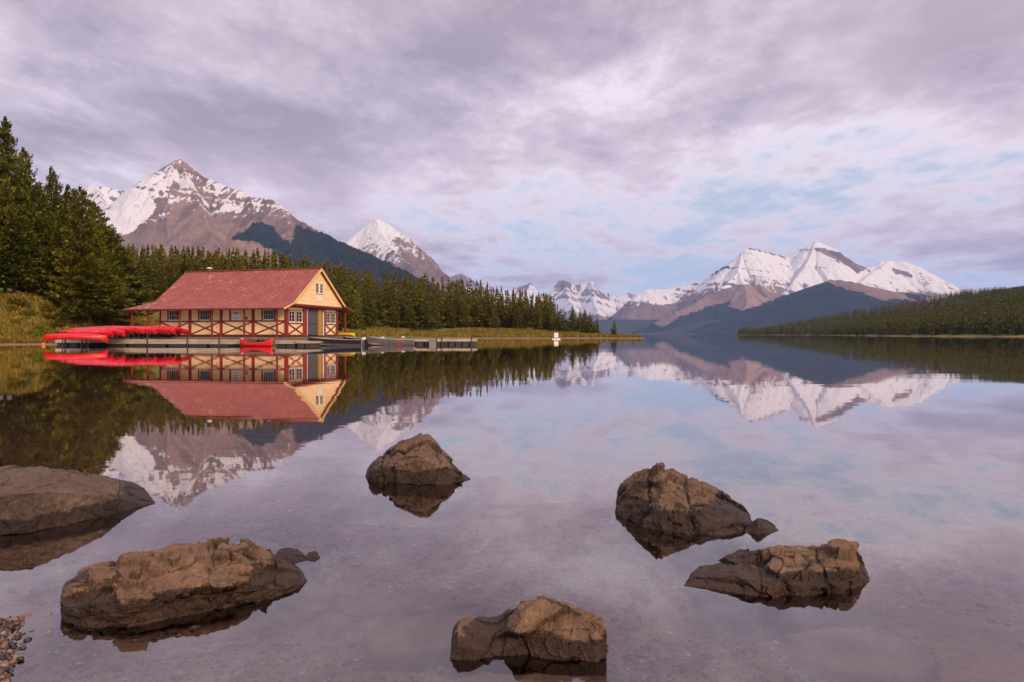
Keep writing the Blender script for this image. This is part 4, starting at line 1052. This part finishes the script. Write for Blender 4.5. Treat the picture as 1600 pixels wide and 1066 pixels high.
def make_docks():
    M['dockwood'] = plain('dock_planks', (0.36, 0.30, 0.25), 0.85, 0.28, 2.5, bump=.4, bscale=16, stretch=(2, .4, 1))
    M['dockface'] = plain('dock_edge', (0.40, 0.31, 0.235), 0.85, 0.35, 1.6, bump=.5, bscale=16, stretch=(.5, 2, 3))
    M['float'] = plain('dock_float', (0.035, 0.033, 0.036), 0.6, 0.3, 3.0); M['paleblock'] = plain('pale_float', (0.22, 0.185, 0.15), .8, .3, 3)
    M['canoe'] = plain('red_hull', (0.58, 0.006, 0.020), 0.22, 0.7, 1.5, spec=.5)
    M['canoe2'] = plain('bright_red_hull', (0.66, 0.008, 0.006), 0.33, 0.10, 1.5, spec=.5)
    M['gunwale'] = plain('gunwale_trim', (0.09, 0.012, 0.012), 0.5, 0.2, 4)
    M['yellow'] = plain('yellow_hull', (0.72, 0.46, 0.01), 0.35, 0.1, 1.5)
    M['alu'] = plain('aluminium', (0.30, 0.28, 0.275), 0.42, 0.3, 3.0, metal=.55); M['navy'] = plain('dark_topside', (0.018, 0.018, 0.026), 0.28, 0.3, 2.0)
    M['motor'] = plain('motor_cowl', (0.62, 0.56, 0.54), .4, .15, 3); M['greytop'] = plain('grey_topside', (0.15, 0.12, 0.115), .4, .35, 2); M['orange'] = plain('orange_plastic', (0.75, 0.13, 0.02), .45, .15, 3)
    M['redmark'] = plain('red_lettering', (0.50, 0.02, 0.03), .5, .2, 3); M['rope'] = plain('rack_timber', (0.05, 0.035, 0.03), .8, .3, 3)
    d1 = dock('floating_dock', bxx(167, -5.4), bxx(357, -5.4), -5.4, -3.0, .66, .46, 'long pale plank dock carrying the right half of the canoe pile', [(-2.2, -1.30, 1.5), (2.6, -1.30, .95), (6.3, -1.3, 1.0)], 6, 'float')
    dock('floating_dock', bxx(87, -6.2), bxx(140, -6.2), -6.2, -3.4, .60, .30, 'short dock on dark floats beneath the lowest canoe', [(-1.2, -1.47, 1.9), (1.3, -1.47, 2.0)], 3, 'float')
    dock('floating_dock', bxx(430, -4.6), bxx(461, -4.6), -4.6, -2.4, .60, .36, 'small wooden float between red canoe and dark boat', [], 2, 'float')
    dock('floating_dock', bxx(463, -4.8), bxx(487, -4.8), -4.8, -2.6, .52, .22, 'dark low float at the bow of the black motorboat', [], 2, 'pile')
    # docks right of the boathouse carry the moored boats
    def at(px, Y): return ((px - CX) / F * Y, Y)
    def free_dock(px0, px1, Y, z, fas, lab, fl, piles=()):
        (xa, _), (xb, _) = at(px0, Y), at(px1, Y)
        c, s = math.cos(-BRZ), math.sin(-BRZ)
        def tob(x, y): dx, dy = x - BH[0], y - BH[1]; return dx * c - dy * s, dx * s + dy * c
        A, B = tob(xa, Y), tob(xb, Y)
        t = dock('floating_dock', A[0], A[0] + math.hypot(xb - xa, 0), A[1], A[1] + 1.8, z, fas, lab, piles, fl, 'float')
        t.rotation_euler = (0, 0, 0); t.location = ((xa + xb) / 2, Y + .9, 0)
        return t
    free_dock(556, 664, 79.5, .62, .26, 'narrow dock running behind the moored aluminium boat', 7)
    free_dock(650, 688, 76.2, .62, .24, 'short plank dock joined to the aluminium boat stern', 3, [(.95, -.97, .95)])
    free_dock(689, 744, 76.8, .64, .26, 'outermost plank dock on dark floats, ending the row', 5, [(1.45, -.97, .98), (-1.9, -.97, .86)])
    box = empty('dock_box', (at(676, 75.6)[0], 75.55, 0), 0); tag(box, 'pale storage box float at the junction of two docks', 'box')
    MB().box(-.36, .36, -.3, .28, -.1, .58).build('case', M['paleblock'], box, bevel=.03); MB().box(-.4, .4, -.34, .32, .582, .66).build('lid', M['dockwood'], box, bevel=.02)

def make_boats():
    # canoes lie keel up, side by side on a rack, in a row that recedes to the right
    rack = empty('canoe_rack', bworld(-17.5, -4.6, 0), BRZ); tag(rack, 'dark timber rack holding up the overturned canoes', 'rack')
    ang0 = math.radians(-4)
    proto = make_canoe_proto(M['canoe'], 'canoe', 'x')
    bows = []
    N = 13
    for i in range(N):
        fr = i / (N - 1)
        px, Y = 171 + 118 * fr, 69.5 + 4.3 * fr
        bows.append(((px - CX) / F * Y, Y))
    order = ['second canoe from the front of the overturned pile', 'third canoe from the front of the overturned pile']
    for i, (bx, by) in enumerate(bows):
        o = proto if i == 0 else copy_tree(proto)
        a = ang0 + math.radians(random.Random(i).uniform(-3, 3))
        d = Vector((math.cos(a), math.sin(a), 0)); c = Vector((bx, by, 0)) - d * 2.55
        zz = 1.46 + .34 * min(1, i / 3) + .08 * math.sin(i * 1.9)
        roll = math.radians(30 + 12 * math.sin(i * 2.4))
        o.rotation_euler = (Matrix.Rotation(a, 3, 'Z') @ Matrix.Rotation(math.radians(1.0 + 0.8 * math.sin(i)), 3, 'Y') @ Matrix.Rotation(math.pi + roll, 3, 'X')).to_euler()
        o.location = (c.x, c.y, zz + .12); o.scale = (1.1, 1, 1)
        ords = 'second third fourth fifth sixth seventh eighth ninth tenth eleventh twelfth'.split()
        if i == 0: lab = 'overturned red canoe resting just above the lowest front canoe'
        elif i == N - 1: lab = 'overturned red canoe at the boathouse end of the pile'
        elif i == N - 2: lab = 'overturned red canoe next to the one at the boathouse end'
        else: lab = 'overturned red canoe, %s bow counted from the front of the upper pile' % ords[i - 1]
        tag(o, lab, 'canoe', 'overturned canoes on the rack')
    low = make_canoe_proto(M['canoe2'], 'canoe', 'lowest overturned red canoe at the front, lying full length along the dock')
    bx, by = (165 - CX) / F * 68.9, 68.9; a = math.radians(21)
    c = Vector((bx, by, 0)) - Vector((math.cos(a), math.sin(a), 0)) * 2.55
    low.rotation_euler = (Matrix.Rotation(a, 3, 'Z') @ Matrix.Rotation(math.radians(1.2), 3, 'Y') @ Matrix.Rotation(math.pi + math.radians(14), 3, 'X')).to_euler(); low.location = (c.x, c.y, 1.24); low.scale = (1.07, 1.1, 1.2); low['group'] = 'overturned canoes on the rack'
    inv = Matrix.Rotation(-BRZ, 3, 'Z')
    def loc(px, Y): p = inv @ (Vector(((px - CX) / F * Y, Y, 0)) - Vector(rack.location)); return p.x, p.y
    for px, Y in ((102, 69.2), (135, 69.6), (168, 70.2), (196, 71.4), (225, 72.5), (250, 73.3), (276, 73.9)):
        x, y = loc(px, Y); MB().box(x - .06, x + .06, y - .06, y + .06, .3, 1.5).build('upright', M['rope'], rack)
    for (pa, Ya), (pb, Yb) in (((160, 70.0), (280, 74.1)), ((102, 69.4), (215, 74.2))):
        (xa, ya), (xb, yb) = loc(pa, Ya), loc(pb, Yb); MB().bar((xa, ya, 1.42), (xb, yb, 1.46), .1, .12).build('cross_rail', M['rope'], rack); MB().bar((xa, ya, .78), (xb, yb, .80), .1, .12).build('cross_rail', M['rope'], rack)
    (xa, ya), (xb, yb) = loc(166, 71.6), loc(282, 75.2)
    for i in range(14):
        f0, f1 = i / 14 + .004, (i + 1) / 14 - .004
        MB().bar((xa + (xb - xa) * f0, ya + (yb - ya) * f0, 1.02), (xa + (xb - xa) * f1, ya + (yb - ya) * f1, 1.02), .05, .66).build('shade_plank', M['rope'], rack)  # added dark panel standing in for the shade under the canoe pile
    # afloat
    fl = make_canoe_proto(M['canoe2'], 'canoe', 'upright bright red canoe floating in front of the boathouse wall')
    Y = 68.4; fl.location = ((400 - CX) / F * Y, Y, -.05); fl.rotation_euler = (0, 0, math.radians(-21)); fl.scale = (.80, 1, 1.3)
    ye = make_canoe_proto(M['yellow'], 'canoe', 'overturned yellow canoe on the deck behind the far verandah post')
    p = bworld(.75, 12.25, 0); ye.location = (p[0], p[1], 1.38); ye.rotation_euler = (math.pi, 0, math.radians(-10)); ye.scale = (.46, .7, .72)
    x = lambda px, Y: (px - CX) / F * Y
    skiff('motorboat', 'black and silver motorboat moored before the boathouse door', 5.3, 1.75, M['navy'], M['alu'], (x(524, 69.6), 69.6, .0), math.radians(9), True)
    b = skiff('motorboat', 'grey aluminium boat with red lettering on its side by the dock', 5.0, 1.7, M['greytop'], M['alu'], (x(611, 74.8), 74.8, -.04), math.radians(8), False, False)
    # registration letters on the near side
    for i, (xx, wd) in enumerate(((.55, .16), (.76, .16), (.98, .10), (1.14, .18))): MB().box(xx, xx + wd, -.855, -.835, .36, .54).build('lettering', M['redmark'], b)
    skiff('motorboat', 'low dark boat half hidden behind the black motorboat', 4.4, 1.6, M['navy'], M['pile'], (x(566, 78.2), 78.2, .02), math.radians(-6), True)
    skiff('motorboat', 'pale boat tied behind the aluminium boat, only its rim showing', 4.2, 1.5, M['greytop'], M['alu'], (x(600, 82.5), 82.5, .05), math.radians(4), True)
    for px, Y, r_, lab in ((68, 74.5, .17, 'small orange buoy floating below the front tip of the lowest canoe'),):
        o = empty('buoy', (x(px, Y), Y, .0)); tag(o, lab, 'buoy')
        MB().tube([(0, 0, -.12), (0, 0, .0), (0, 0, .16), (0, 0, .30)], [.08, .2, .2, .06], 10).build('float', M['orange'], o, True); MB().tube([(0, 0, .30), (.06, 0, .42), (.14, 0, .36)], .02, 6).build('loop', M['orange'], o)
    # white marker raft off the point
    Y = 163.0; o = empty('marker_raft', (x(869, Y), Y, 0), math.radians(4)); tag(o, 'white notice board on a small raft off the grassy point', 'marker')
    MB().box(-.95, .95, -.6, .6, -.1, .22).build('raft', M['white'], o, bevel=.04); MB().box(-.52, .52, -.10, -.02, .45, 1.55).build('board', M['white'], o, bevel=.02)
    for sx in (-.4, .4): MB().box(sx - .06, sx + .06, -.015, .08, .222, 1.45).build('post', M['deck'], o)
    MB().box(-.3, .2, -.105, -.102, 1.0, 1.12).build('mark', M['orange'], o)
    # driftwood on the bank
    g = lambda X, Y: float(ground_z(np.array([X]), np.array([Y]))[0])
    for px0, px1, Y, lab in ((112, 128, 83.0, 'pale driftwood log leaning in the shrubs left of the canoes'),):
        X0, X1 = x(px0, Y), x(px1, Y); z = g(X0, Y)
        MBo = MB().tube([(0, 0, 0), (.6, .2, .4), (X1 - X0, .4, 1.0)], [.1, .09, .05], 7); q = MBo.build('driftwood_log', M['deck']); q.location = (X0, Y, z + .3); tag(q, lab, 'log')
# ------------------------------------------------------------------ rocks and pebbles
def rock_material(name, dark, mid, light, wet_z=.055):
    m, k, out = material(name)
    g = k.n('ShaderNodeNewGeometry'); pos = g.outputs['Position']
    sp = k.n('ShaderNodeSeparateXYZ', {0: pos}); z = sp.outputs[2]
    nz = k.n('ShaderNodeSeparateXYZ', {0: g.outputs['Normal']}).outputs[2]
    crev = k.n('ShaderNodeAttribute', attribute_name='crev').outputs['Fac']
    n1 = k.noise(pos, 4.5, 7, 0.62); n2 = k.noise(pos, 22, 6, 0.65); n3 = k.noise(pos, 90, 4, 0.6)
    f = k.math('ADD', k.math('MULTIPLY', n1, .42), k.math('ADD', k.math('MULTIPLY', n2, .36), k.math('MULTIPLY', n3, .22)))
    c = k.cramp(f, [(0.34, dark), (0.5, mid), (0.66, light)])
    c = k.mix(k.math('MULTIPLY', k.ramp(nz, .2, .9), .45), c, k.mix(n2, mid, tuple(min(1, x * 1.35) for x in light)))  # light from above painted in: upward faces get a paler colour
    c = k.mix(k.math('MULTIPLY', k.ramp(n3, .66, .74), .5), c, (0.45, 0.36, 0.30))       # pale mineral flecks
    c = k.mix(k.math('MULTIPLY', k.ramp(k.noise(pos, 9, 4), .58, .68), .55), c, (0.035, 0.03, 0.022))   # dark lichen
    wl = k.math('ADD', z, k.math('MULTIPLY', k.math('SUBTRACT', k.noise(pos, 5, 5, .6), .5), -0.15))
    wet = k.math('SUBTRACT', 1.0, k.ramp(wl, wet_z - .006, wet_z + .006))
    cw = k.mix(1.0, c, (0.27, 0.225, 0.185), 'MULTIPLY')
    c = k.mix(wet, c, cw)
    c = k.mix(k.ramp(z, -.012, -.035), c, k.mix(n2, (0.10, 0.06, 0.04), (0.34, 0.21, 0.155)))     # silt below the waterline
    c = k.mix(k.math('MULTIPLY', k.ramp(crev, .0, 1.0, False), .7), c, (0.02, 0.015, 0.012))
    b = k.n('ShaderNodeBsdfPrincipled', {'Base Color': c, 'Roughness': k.math('SUBTRACT', 0.86, k.math('MULTIPLY', wet, .30)), 'Specular IOR Level': 0.35})
    h = k.math('ADD', k.math('MULTIPLY', n2, .6), k.math('MULTIPLY', n3, .4))
    bp = k.n('ShaderNodeBump', {'Strength': 1.0, 'Distance': 0.03, 'Height': h})
    k.t.links.new(bp.outputs[0], b.inputs['Normal']); k.t.links.new(b.outputs[0], out.inputs[0])
    return m

def rock(name, top, basel, dc, db, seed, mat, label, fs=5.0, amp=.03, strata=0.0, shoulder=(.18, .62), group='rocks standing in the shallows', nu=230, bottom=-.30, cracks=(), ledge=0.0):
    """stone lofted from its crest line and its waterline (photo pixels), with its own depth, then chipped and cracked"""
    top, basel = np.array(top, float), np.array(basel, float)
    a, b = top[0, 0], top[-1, 0]
    u = np.linspace(0, 1, nu); px = a + (b - a) * u
    pt = np.interp(px, top[:, 0], top[:, 1]); pb = np.interp(px, basel[:, 0], basel[:, 1])
    ker = np.array([1, 2, 1.]) / 4
    for _ in range(2):
        pb[1:-1] = np.convolve(pb, ker, 'valid')
    taper = np.sqrt(np.clip(1 - np.abs(2 * u - 1) ** 3.0, 0.02, 1))
    Yf = wy(pb); z0 = (pb - pt) / F * Yf; dcu = np.minimum(dc * taper, .6 * z0 * F / (pt - HZ)); dbu = db * taper * np.minimum(1, z0 / .05 + .1)
    Yc = Yf + dcu; zt = np.maximum(CAMZ - (pt - HZ) / F * Yc, .004)
    prof = [(Yf + .75 * dcu + .02, bottom * taper ** 1.5), (Yf + .14 * dcu + .012, -.05 * taper), (Yf, np.zeros(nu)), (Yf + shoulder[0] * dcu, shoulder[1] * zt), (Yf + .62 * dcu, .93 * zt), (Yc, zt), (Yc + .45 * dbu, .80 * zt), (Yc + .85 * dbu, .40 * zt), (Yc + dbu, np.zeros(nu)), (Yc + dbu * .98, bottom * taper ** 1.5)]
    tt = np.array([0, .10, .16, .34, .50, .60, .72, .84, .92, 1.0]); nv = 150
    vv = np.linspace(0, 1, nv)
    Yg = np.stack([np.interp(vv, tt, [q[0][i] for q in prof]) for i in range(nu)])
    Zg = np.stack([np.interp(vv, tt, [q[1][i] for q in prof]) for i in range(nu)])
    Xg = (px[:, None] - CX) / F * Yg
    G = np.stack([Xg, Yg, Zg], -1)
    def normals(G):
        du = np.gradient(G, axis=0); dv = np.gradient(G, axis=1); n = np.cross(dv, du); return n / (np.linalg.norm(n, axis=-1, keepdims=True) + 1e-9)
    Nn = normals(G)
    if Nn[nu // 2, int(nv * .55), 2] < 0: Nn = -Nn
    sq = G.copy(); sq[..., 2] *= (1 + strata); 
    wv = sq + .05 * np.stack([fbm(sq * 6, 3, seed + s) for s in (1, 2, 3)], -1)
    f1, e1 = worley_facets(wv * fs, seed, 1.7); f2, e2 = worley_facets(wv * fs * 2.7, seed + 5, 1.6)
    up = sstep(0, .5, np.clip(taper, 0, 1))[:, None]
    disp = (f1 * 1.0 + f2 * .34) * amp + fbm(G * 9, 4, seed) * amp * .28 + fbm(G * 38, 4, seed + 8, .6) * amp * .30
    crev = sstep(.05, 0, e1) * sstep(-.1, .3, fbm(G * 5, 3, seed + 31)); crev2 = sstep(.06, 0, e2) * sstep(.05, .4, fbm(G * 8, 2, seed + 33))
    disp = disp - amp * (.40 * crev + .22 * crev2)
    cr = np.maximum(crev, crev2 * .5)
    for (qx, wpx, dpt, sl) in cracks:                                  # steep joints that split the stone
        dd = np.abs(px[:, None] - qx - sl * (Zg / max(.05, zt.max()) - .5) - 5 * fbm(G * 12, 2, seed + 3))
        c_ = sstep(wpx * .55, 0, dd) * (Zg > -.05); disp = disp - c_ * dpt * .5; cr = np.maximum(cr, c_)
    if strata:
        led = fbm(np.stack([G[..., 0] * 1.2, G[..., 1] * 1.2, (G[..., 2] + .10 * G[..., 0]) * 26], -1), 3, seed + 51)
        disp = disp + np.round(led * 3) / 3 * amp * .8
    lim = np.minimum(1, zt / .16 + .12) * up[:, 0]
    G = G + Nn * (disp * lim[:, None])[..., None]
    if ledge:                                                          # weathered into stepped ledges
        zz = G[..., 2] + .05 * fbm(G * 3.2, 3, seed + 61) + .03 * G[..., 0]
        q = zz / ledge; fl = np.floor(q); fr = q - fl
        G[..., 2] += np.where(G[..., 2] > .012, (fl + sstep(.62, .98, fr)) * ledge - zz + ledge * .30, 0) * lim[:, None] * .62
    G = G + Nn * (fbm(G * 22, 4, seed + 71, .6) * amp * .35 * lim[:, None])[..., None]
    V = G.reshape(-1, 3)
    me = fast_mesh(name, V, grid_faces(nu, nv), False)
    # make sure faces look outwards
    c = V.mean(0); cnt = np.zeros(len(me.polygons) * 3); me.polygons.foreach_get('normal', cnt); nn = cnt.reshape(-1, 3)
    ce = np.zeros_like(cnt); me.polygons.foreach_get('center', ce)
    if ((ce.reshape(-1, 3) - c) * nn).sum() < 0: me.flip_normals()
    attr(me, 'crev', np.clip(cr, 0, 1).ravel())
    me.materials.append(mat)
    return tag(link(bpy.data.objects.new(name, me)), label, 'rock', group)

def pebble_base(seed, sub=1):
    import bmesh
    bm = bmesh.new(); bmesh.ops.create_icosphere(bm, subdivisions=sub, radius=1.0)
    v = np.array([q.co[:] for q in bm.verts]); f = np.array([[q.index for q in p.verts] for p in bm.faces]); bm.free()
    return v * (1 + .28 * vnoise(v * 1.3 + seed * 7.7, seed))[:, None], f

def make_rocks():
    ra = rock_material('brown_rock', (0.035, 0.021, 0.014), (0.105, 0.060, 0.038), (0.25, 0.147, 0.092), .11)
    rb = rock_material('tan_rock', (0.035, 0.021, 0.013), (0.125, 0.069, 0.037), (0.30, 0.172, 0.094), .080)
    rg = rock_material('grey_brown_rock', (0.035, 0.023, 0.017), (0.088, 0.055, 0.040), (0.20, 0.127, 0.091), .085)
    rl = rock_material('layered_rock', (0.030, 0.018, 0.012), (0.120, 0.066, 0.037), (0.31, 0.175, 0.098), .088)
    rock('boulder', [(-190, 760), (-120, 735), (-60, 733), (0, 738), (30, 736), (75, 734), (110, 740), (140, 746), (165, 754), (190, 762), (207, 768), (220, 775), (242, 785)],
         [(-190, 830), (0, 838), (50, 834), (66, 829), (110, 820), (160, 808), (200, 797), (220, 792), (242, 787)], .42, .8, 3, rg, 'large flat topped boulder cut by the picture edge', 2.2, .022, 0, (.10, .80), cracks=((190, 5, .03, 6),))
    rock('boulder', [(95, 955), (98, 928), (106, 912), (124, 902), (150, 896), (183, 893), (193, 882), (212, 877), (240, 872), (262, 867), (272, 865), (325, 863), (338, 856), (347, 852), (360, 857), (385, 862), (410, 869), (422, 877), (450, 890), (470, 898), (480, 907)],
         [(95, 962), (115, 974), (150, 980), (190, 980), (230, 973), (285, 961), (340, 951), (385, 944), (430, 934), (465, 921), (480, 909)], .36, .36, 8, rl, 'long low layered rock with ragged ledges near the pebble beach', 4.6, .027, 3.0, (.10, .50), nu=330, ledge=.052)
    rock('boulder', [(571, 744), (574, 733), (582, 722), (597, 710), (612, 700), (626, 690), (642, 683), (656, 678), (668, 680), (678, 688), (687, 703), (698, 713), (706, 722), (716, 732), (722, 738)],
         [(571, 746), (590, 753), (620, 757), (660, 758), (700, 757), (722, 752)], .45, .5, 14, ra, 'pyramid shaped brown rock standing alone in mid lake view', 3.0, .027, 0, (.12, .55), cracks=((595, 6, .04, -8),))
    rock('stone', [(706, 741), (714, 736), (724, 742), (735, 748)], [(706, 751), (720, 752), (735, 750)], .10, .12, 15, ra, 'small stone touching the right foot of the pyramid shaped rock', 8, .012, nu=60)
    rock('boulder', [(703, 1028), (709, 1000), (716, 982), (732, 977), (748, 981), (762, 985), (778, 984), (790, 968), (803, 956), (810, 945), (822, 942), (842, 943), (862, 946), (885, 950), (915, 958), (940, 966), (948, 985)],
         [(703, 1032), (740, 1031), (770, 1026), (810, 1028), (870, 1031), (930, 1034), (948, 1030)], .17, .24, 21, rb, 'blocky tan rock with a low left step, closest to the camera', 5.0, .021, 0, (.10, .56), cracks=((786, 6, .025, 4),))
    rock('boulder', [(961, 797), (963, 780), (970, 768), (982, 756), (1000, 743), (1018, 735), (1034, 732), (1050, 737), (1070, 748), (1092, 761), (1115, 774), (1135, 785), (1150, 795), (1166, 806), (1177, 820)],
         [(961, 802), (985, 813), (1010, 823), (1040, 832), (1080, 836), (1130, 836), (1160, 832), (1177, 824)], .58, .5, 27, ra, 'rounded hump of brown rock with cracked flank, right of centre', 3.4, .034, 0, (.20, .50), cracks=((1078, 8, .05, -26), (1010, 6, .03, 20)))
    rock('stone', [(1164, 829), (1174, 820), (1184, 810), (1196, 815), (1206, 821), (1216, 827)], [(1164, 832), (1185, 836), (1216, 830)], .10, .14, 29, ra, 'small pointed stone at the tail of the rounded hump rock', 9, .012, nu=60)
    rock('boulder', [(1069, 914), (1080, 906), (1098, 899), (1118, 894), (1150, 884), (1163, 877), (1176, 876), (1190, 879), (1204, 868), (1220, 864), (1248, 863), (1262, 867), (1274, 863), (1290, 861), (1303, 852), (1314, 849), (1326, 855), (1340, 870), (1350, 886), (1359, 904)],
         [(1069, 916), (1100, 919), (1145, 927), (1180, 932), (1215, 933), (1260, 930), (1310, 922), (1345, 915), (1359, 909)], .28, .32, 35, rb, 'long angular rock with an upright block at its right end', 4.6, .028, 0, (.12, .52), nu=300, ledge=.06, cracks=((1282, 8, .05, -30), (1190, 5, .03, 6)))
    rock('stone', [(427, 874), (438, 862), (448, 859), (462, 863), (474, 868), (480, 874)], [(427, 880), (455, 880), (480, 876)], .12, .12, 41, rg, 'small dark stone off the right end of the layered rock', 9, .012, nu=70)
    rock('stone', [(476, 870), (484, 864), (494, 863), (500, 870)], [(476, 874), (490, 876), (500, 873)], .07, .07, 43, rg, 'tiny dark stone farthest out beyond the layered rock', 12, .008, nu=40)
    # sunken slabs
    sm = plain('silted_slab', (0.36, 0.235, 0.18), .9, .3, 3.0, bump=.4, bscale=20)
    def sunk(outline, zt, seed, lab):
        """flat slab lying on the bed; outline in photo pixels of its top edge"""
        pts = np.array([((px - CX) / F * wy(py), wy(py)) for px, py in outline]); n = 56
        lo, hi = pts.min(0) - .05, pts.max(0) + .05
        X, Y = np.meshgrid(np.linspace(lo[0], hi[0], n), np.linspace(lo[1], hi[1], n), indexing='ij'); p = np.stack([X, Y, X * 0], -1)
        m_ = poly_mask(X + .03 * fbm(p * 9, 3, seed), Y + .03 * fbm(p * 9, 3, seed + 4), pts, .018)
        Z = zt - .30 * (1 - m_) + fbm(p * 7, 4, seed) * .012 + .02 * (X - lo[0])
        me = fast_mesh('stone_slab', np.stack([X, Y, Z], -1).reshape(-1, 3), grid_faces(n, n), True); me.materials.append(sm)
        tag(link(bpy.data.objects.new('stone_slab', me)), lab, 'rock')
    sunk([(566, 952), (600, 944), (680, 940), (752, 950), (770, 975), (735, 1000), (655, 1008), (582, 1006), (563, 985)], -.05, 5, 'pale flat slab just under water left of the blocky tan rock')
    sunk([(688, 1040), (760, 1030), (850, 1034), (955, 1038), (985, 1075), (940, 1110), (700, 1112), (668, 1070)], -.05, 8, 'broad sunken slab under the blocky tan rock at the frame bottom')
    sunk([(1225, 948), (1300, 936), (1390, 950), (1470, 990), (1440, 1020), (1330, 1010), (1240, 985)], -.12, 11, 'sunken slab in the water below the long angular rock')
    # pebbles on the lake bed and at the beach corner
    R = np.random.default_rng(9)
    m, k, out = material('pebbles')
    isl = k.n('ShaderNodeNewGeometry').outputs['Random Per Island']
    c = k.cramp(isl, [(0, (0.04, 0.022, 0.014)), (.3, (0.14, 0.075, 0.048)), (.6, (0.30, 0.165, 0.105)), (.85, (0.46, 0.28, 0.20)), (1, (0.75, 0.64, 0.56))])
    b = k.n('ShaderNodeBsdfPrincipled', {'Base Color': c, 'Roughness': .6}); k.t.links.new(b.outputs[0], out.inputs[0])
    mb_, k, out = material('wet_gravel')
    isl = k.n('ShaderNodeNewGeometry').outputs['Random Per Island']
    c = k.cramp(isl, [(0, (0.015, 0.010, 0.008)), (.45, (0.05, 0.03, 0.02)), (.8, (0.11, 0.06, 0.036)), (.96, (0.17, 0.10, 0.07)), (1, (0.40, 0.33, 0.28))])
    b = k.n('ShaderNodeBsdfPrincipled', {'Base Color': c, 'Roughness': .38}); k.t.links.new(b.outputs[0], out.inputs[0])
    bases = [pebble_base(s) for s in range(5)]
    def scatter(X, Y, size, name, lab, lift=.2, m=m):
        z = ground_z(X, Y); V, Fc, nb = [], [], 0
        for i in range(len(X)):
            v, f = bases[i % 5]; a = R.random() * 6.28; s = size[i]; c_, s_ = math.cos(a), math.sin(a)
            q = v * np.array([s, s * R.uniform(.55, .95), s * R.uniform(.3, .6)])
            q = np.stack([q[:, 0] * c_ - q[:, 1] * s_ + X[i], q[:, 0] * s_ + q[:, 1] * c_ + Y[i], q[:, 2] + z[i] + s * lift], -1)
            V.append(q); Fc.append(f + nb); nb += len(v)
        me = fast_mesh(name, np.concatenate(V), np.concatenate(Fc), True); me.materials.append(m)
        tag(link(bpy.data.objects.new(name, me)), lab, 'pebbles', kind='stuff')
    n = 14000
    Y = 2.1 + 6.5 * R.random(n) ** 1.6; X = R.uniform(-.80, .80, n) * Y
    keep = (fbm(np.stack([X, Y, X * 0], -1) * .9, 3, 4) > -.25) & (shore_dist(X, Y) < -.12); X, Y = X[keep], Y[keep]
    sz = .006 + .030 * R.random(len(X)) ** 4 * np.clip((Y - 1.2) / 3, .45, 1) + .004 * R.random(len(X))
    scatter(X, Y, sz, 'lakebed_pebbles', 'brown pebbles strewn over the shallow lake bed')
    n = 4500
    Y = R.uniform(2.0, 3.3, n); X = -1.72 - .80 * (Y - 2.3) - .6 * R.random(n) ** 1.2 + R.normal(0, .05, n) + .12 * fbm(np.stack([Y * 4, Y * 0, Y * 0], -1), 2, 3)
    scatter(X, Y, 0.004 + .014 * R.random(n) ** 2.5, 'beach_pebbles', 'wet brown gravel of the beach in the corner', .35, mb_)

random.seed(4)
make_ground()
make_water()
make_mountains()
make_boathouse()
make_docks()
make_boats()
make_forest()
make_plants()
make_rocks()
make_haze()
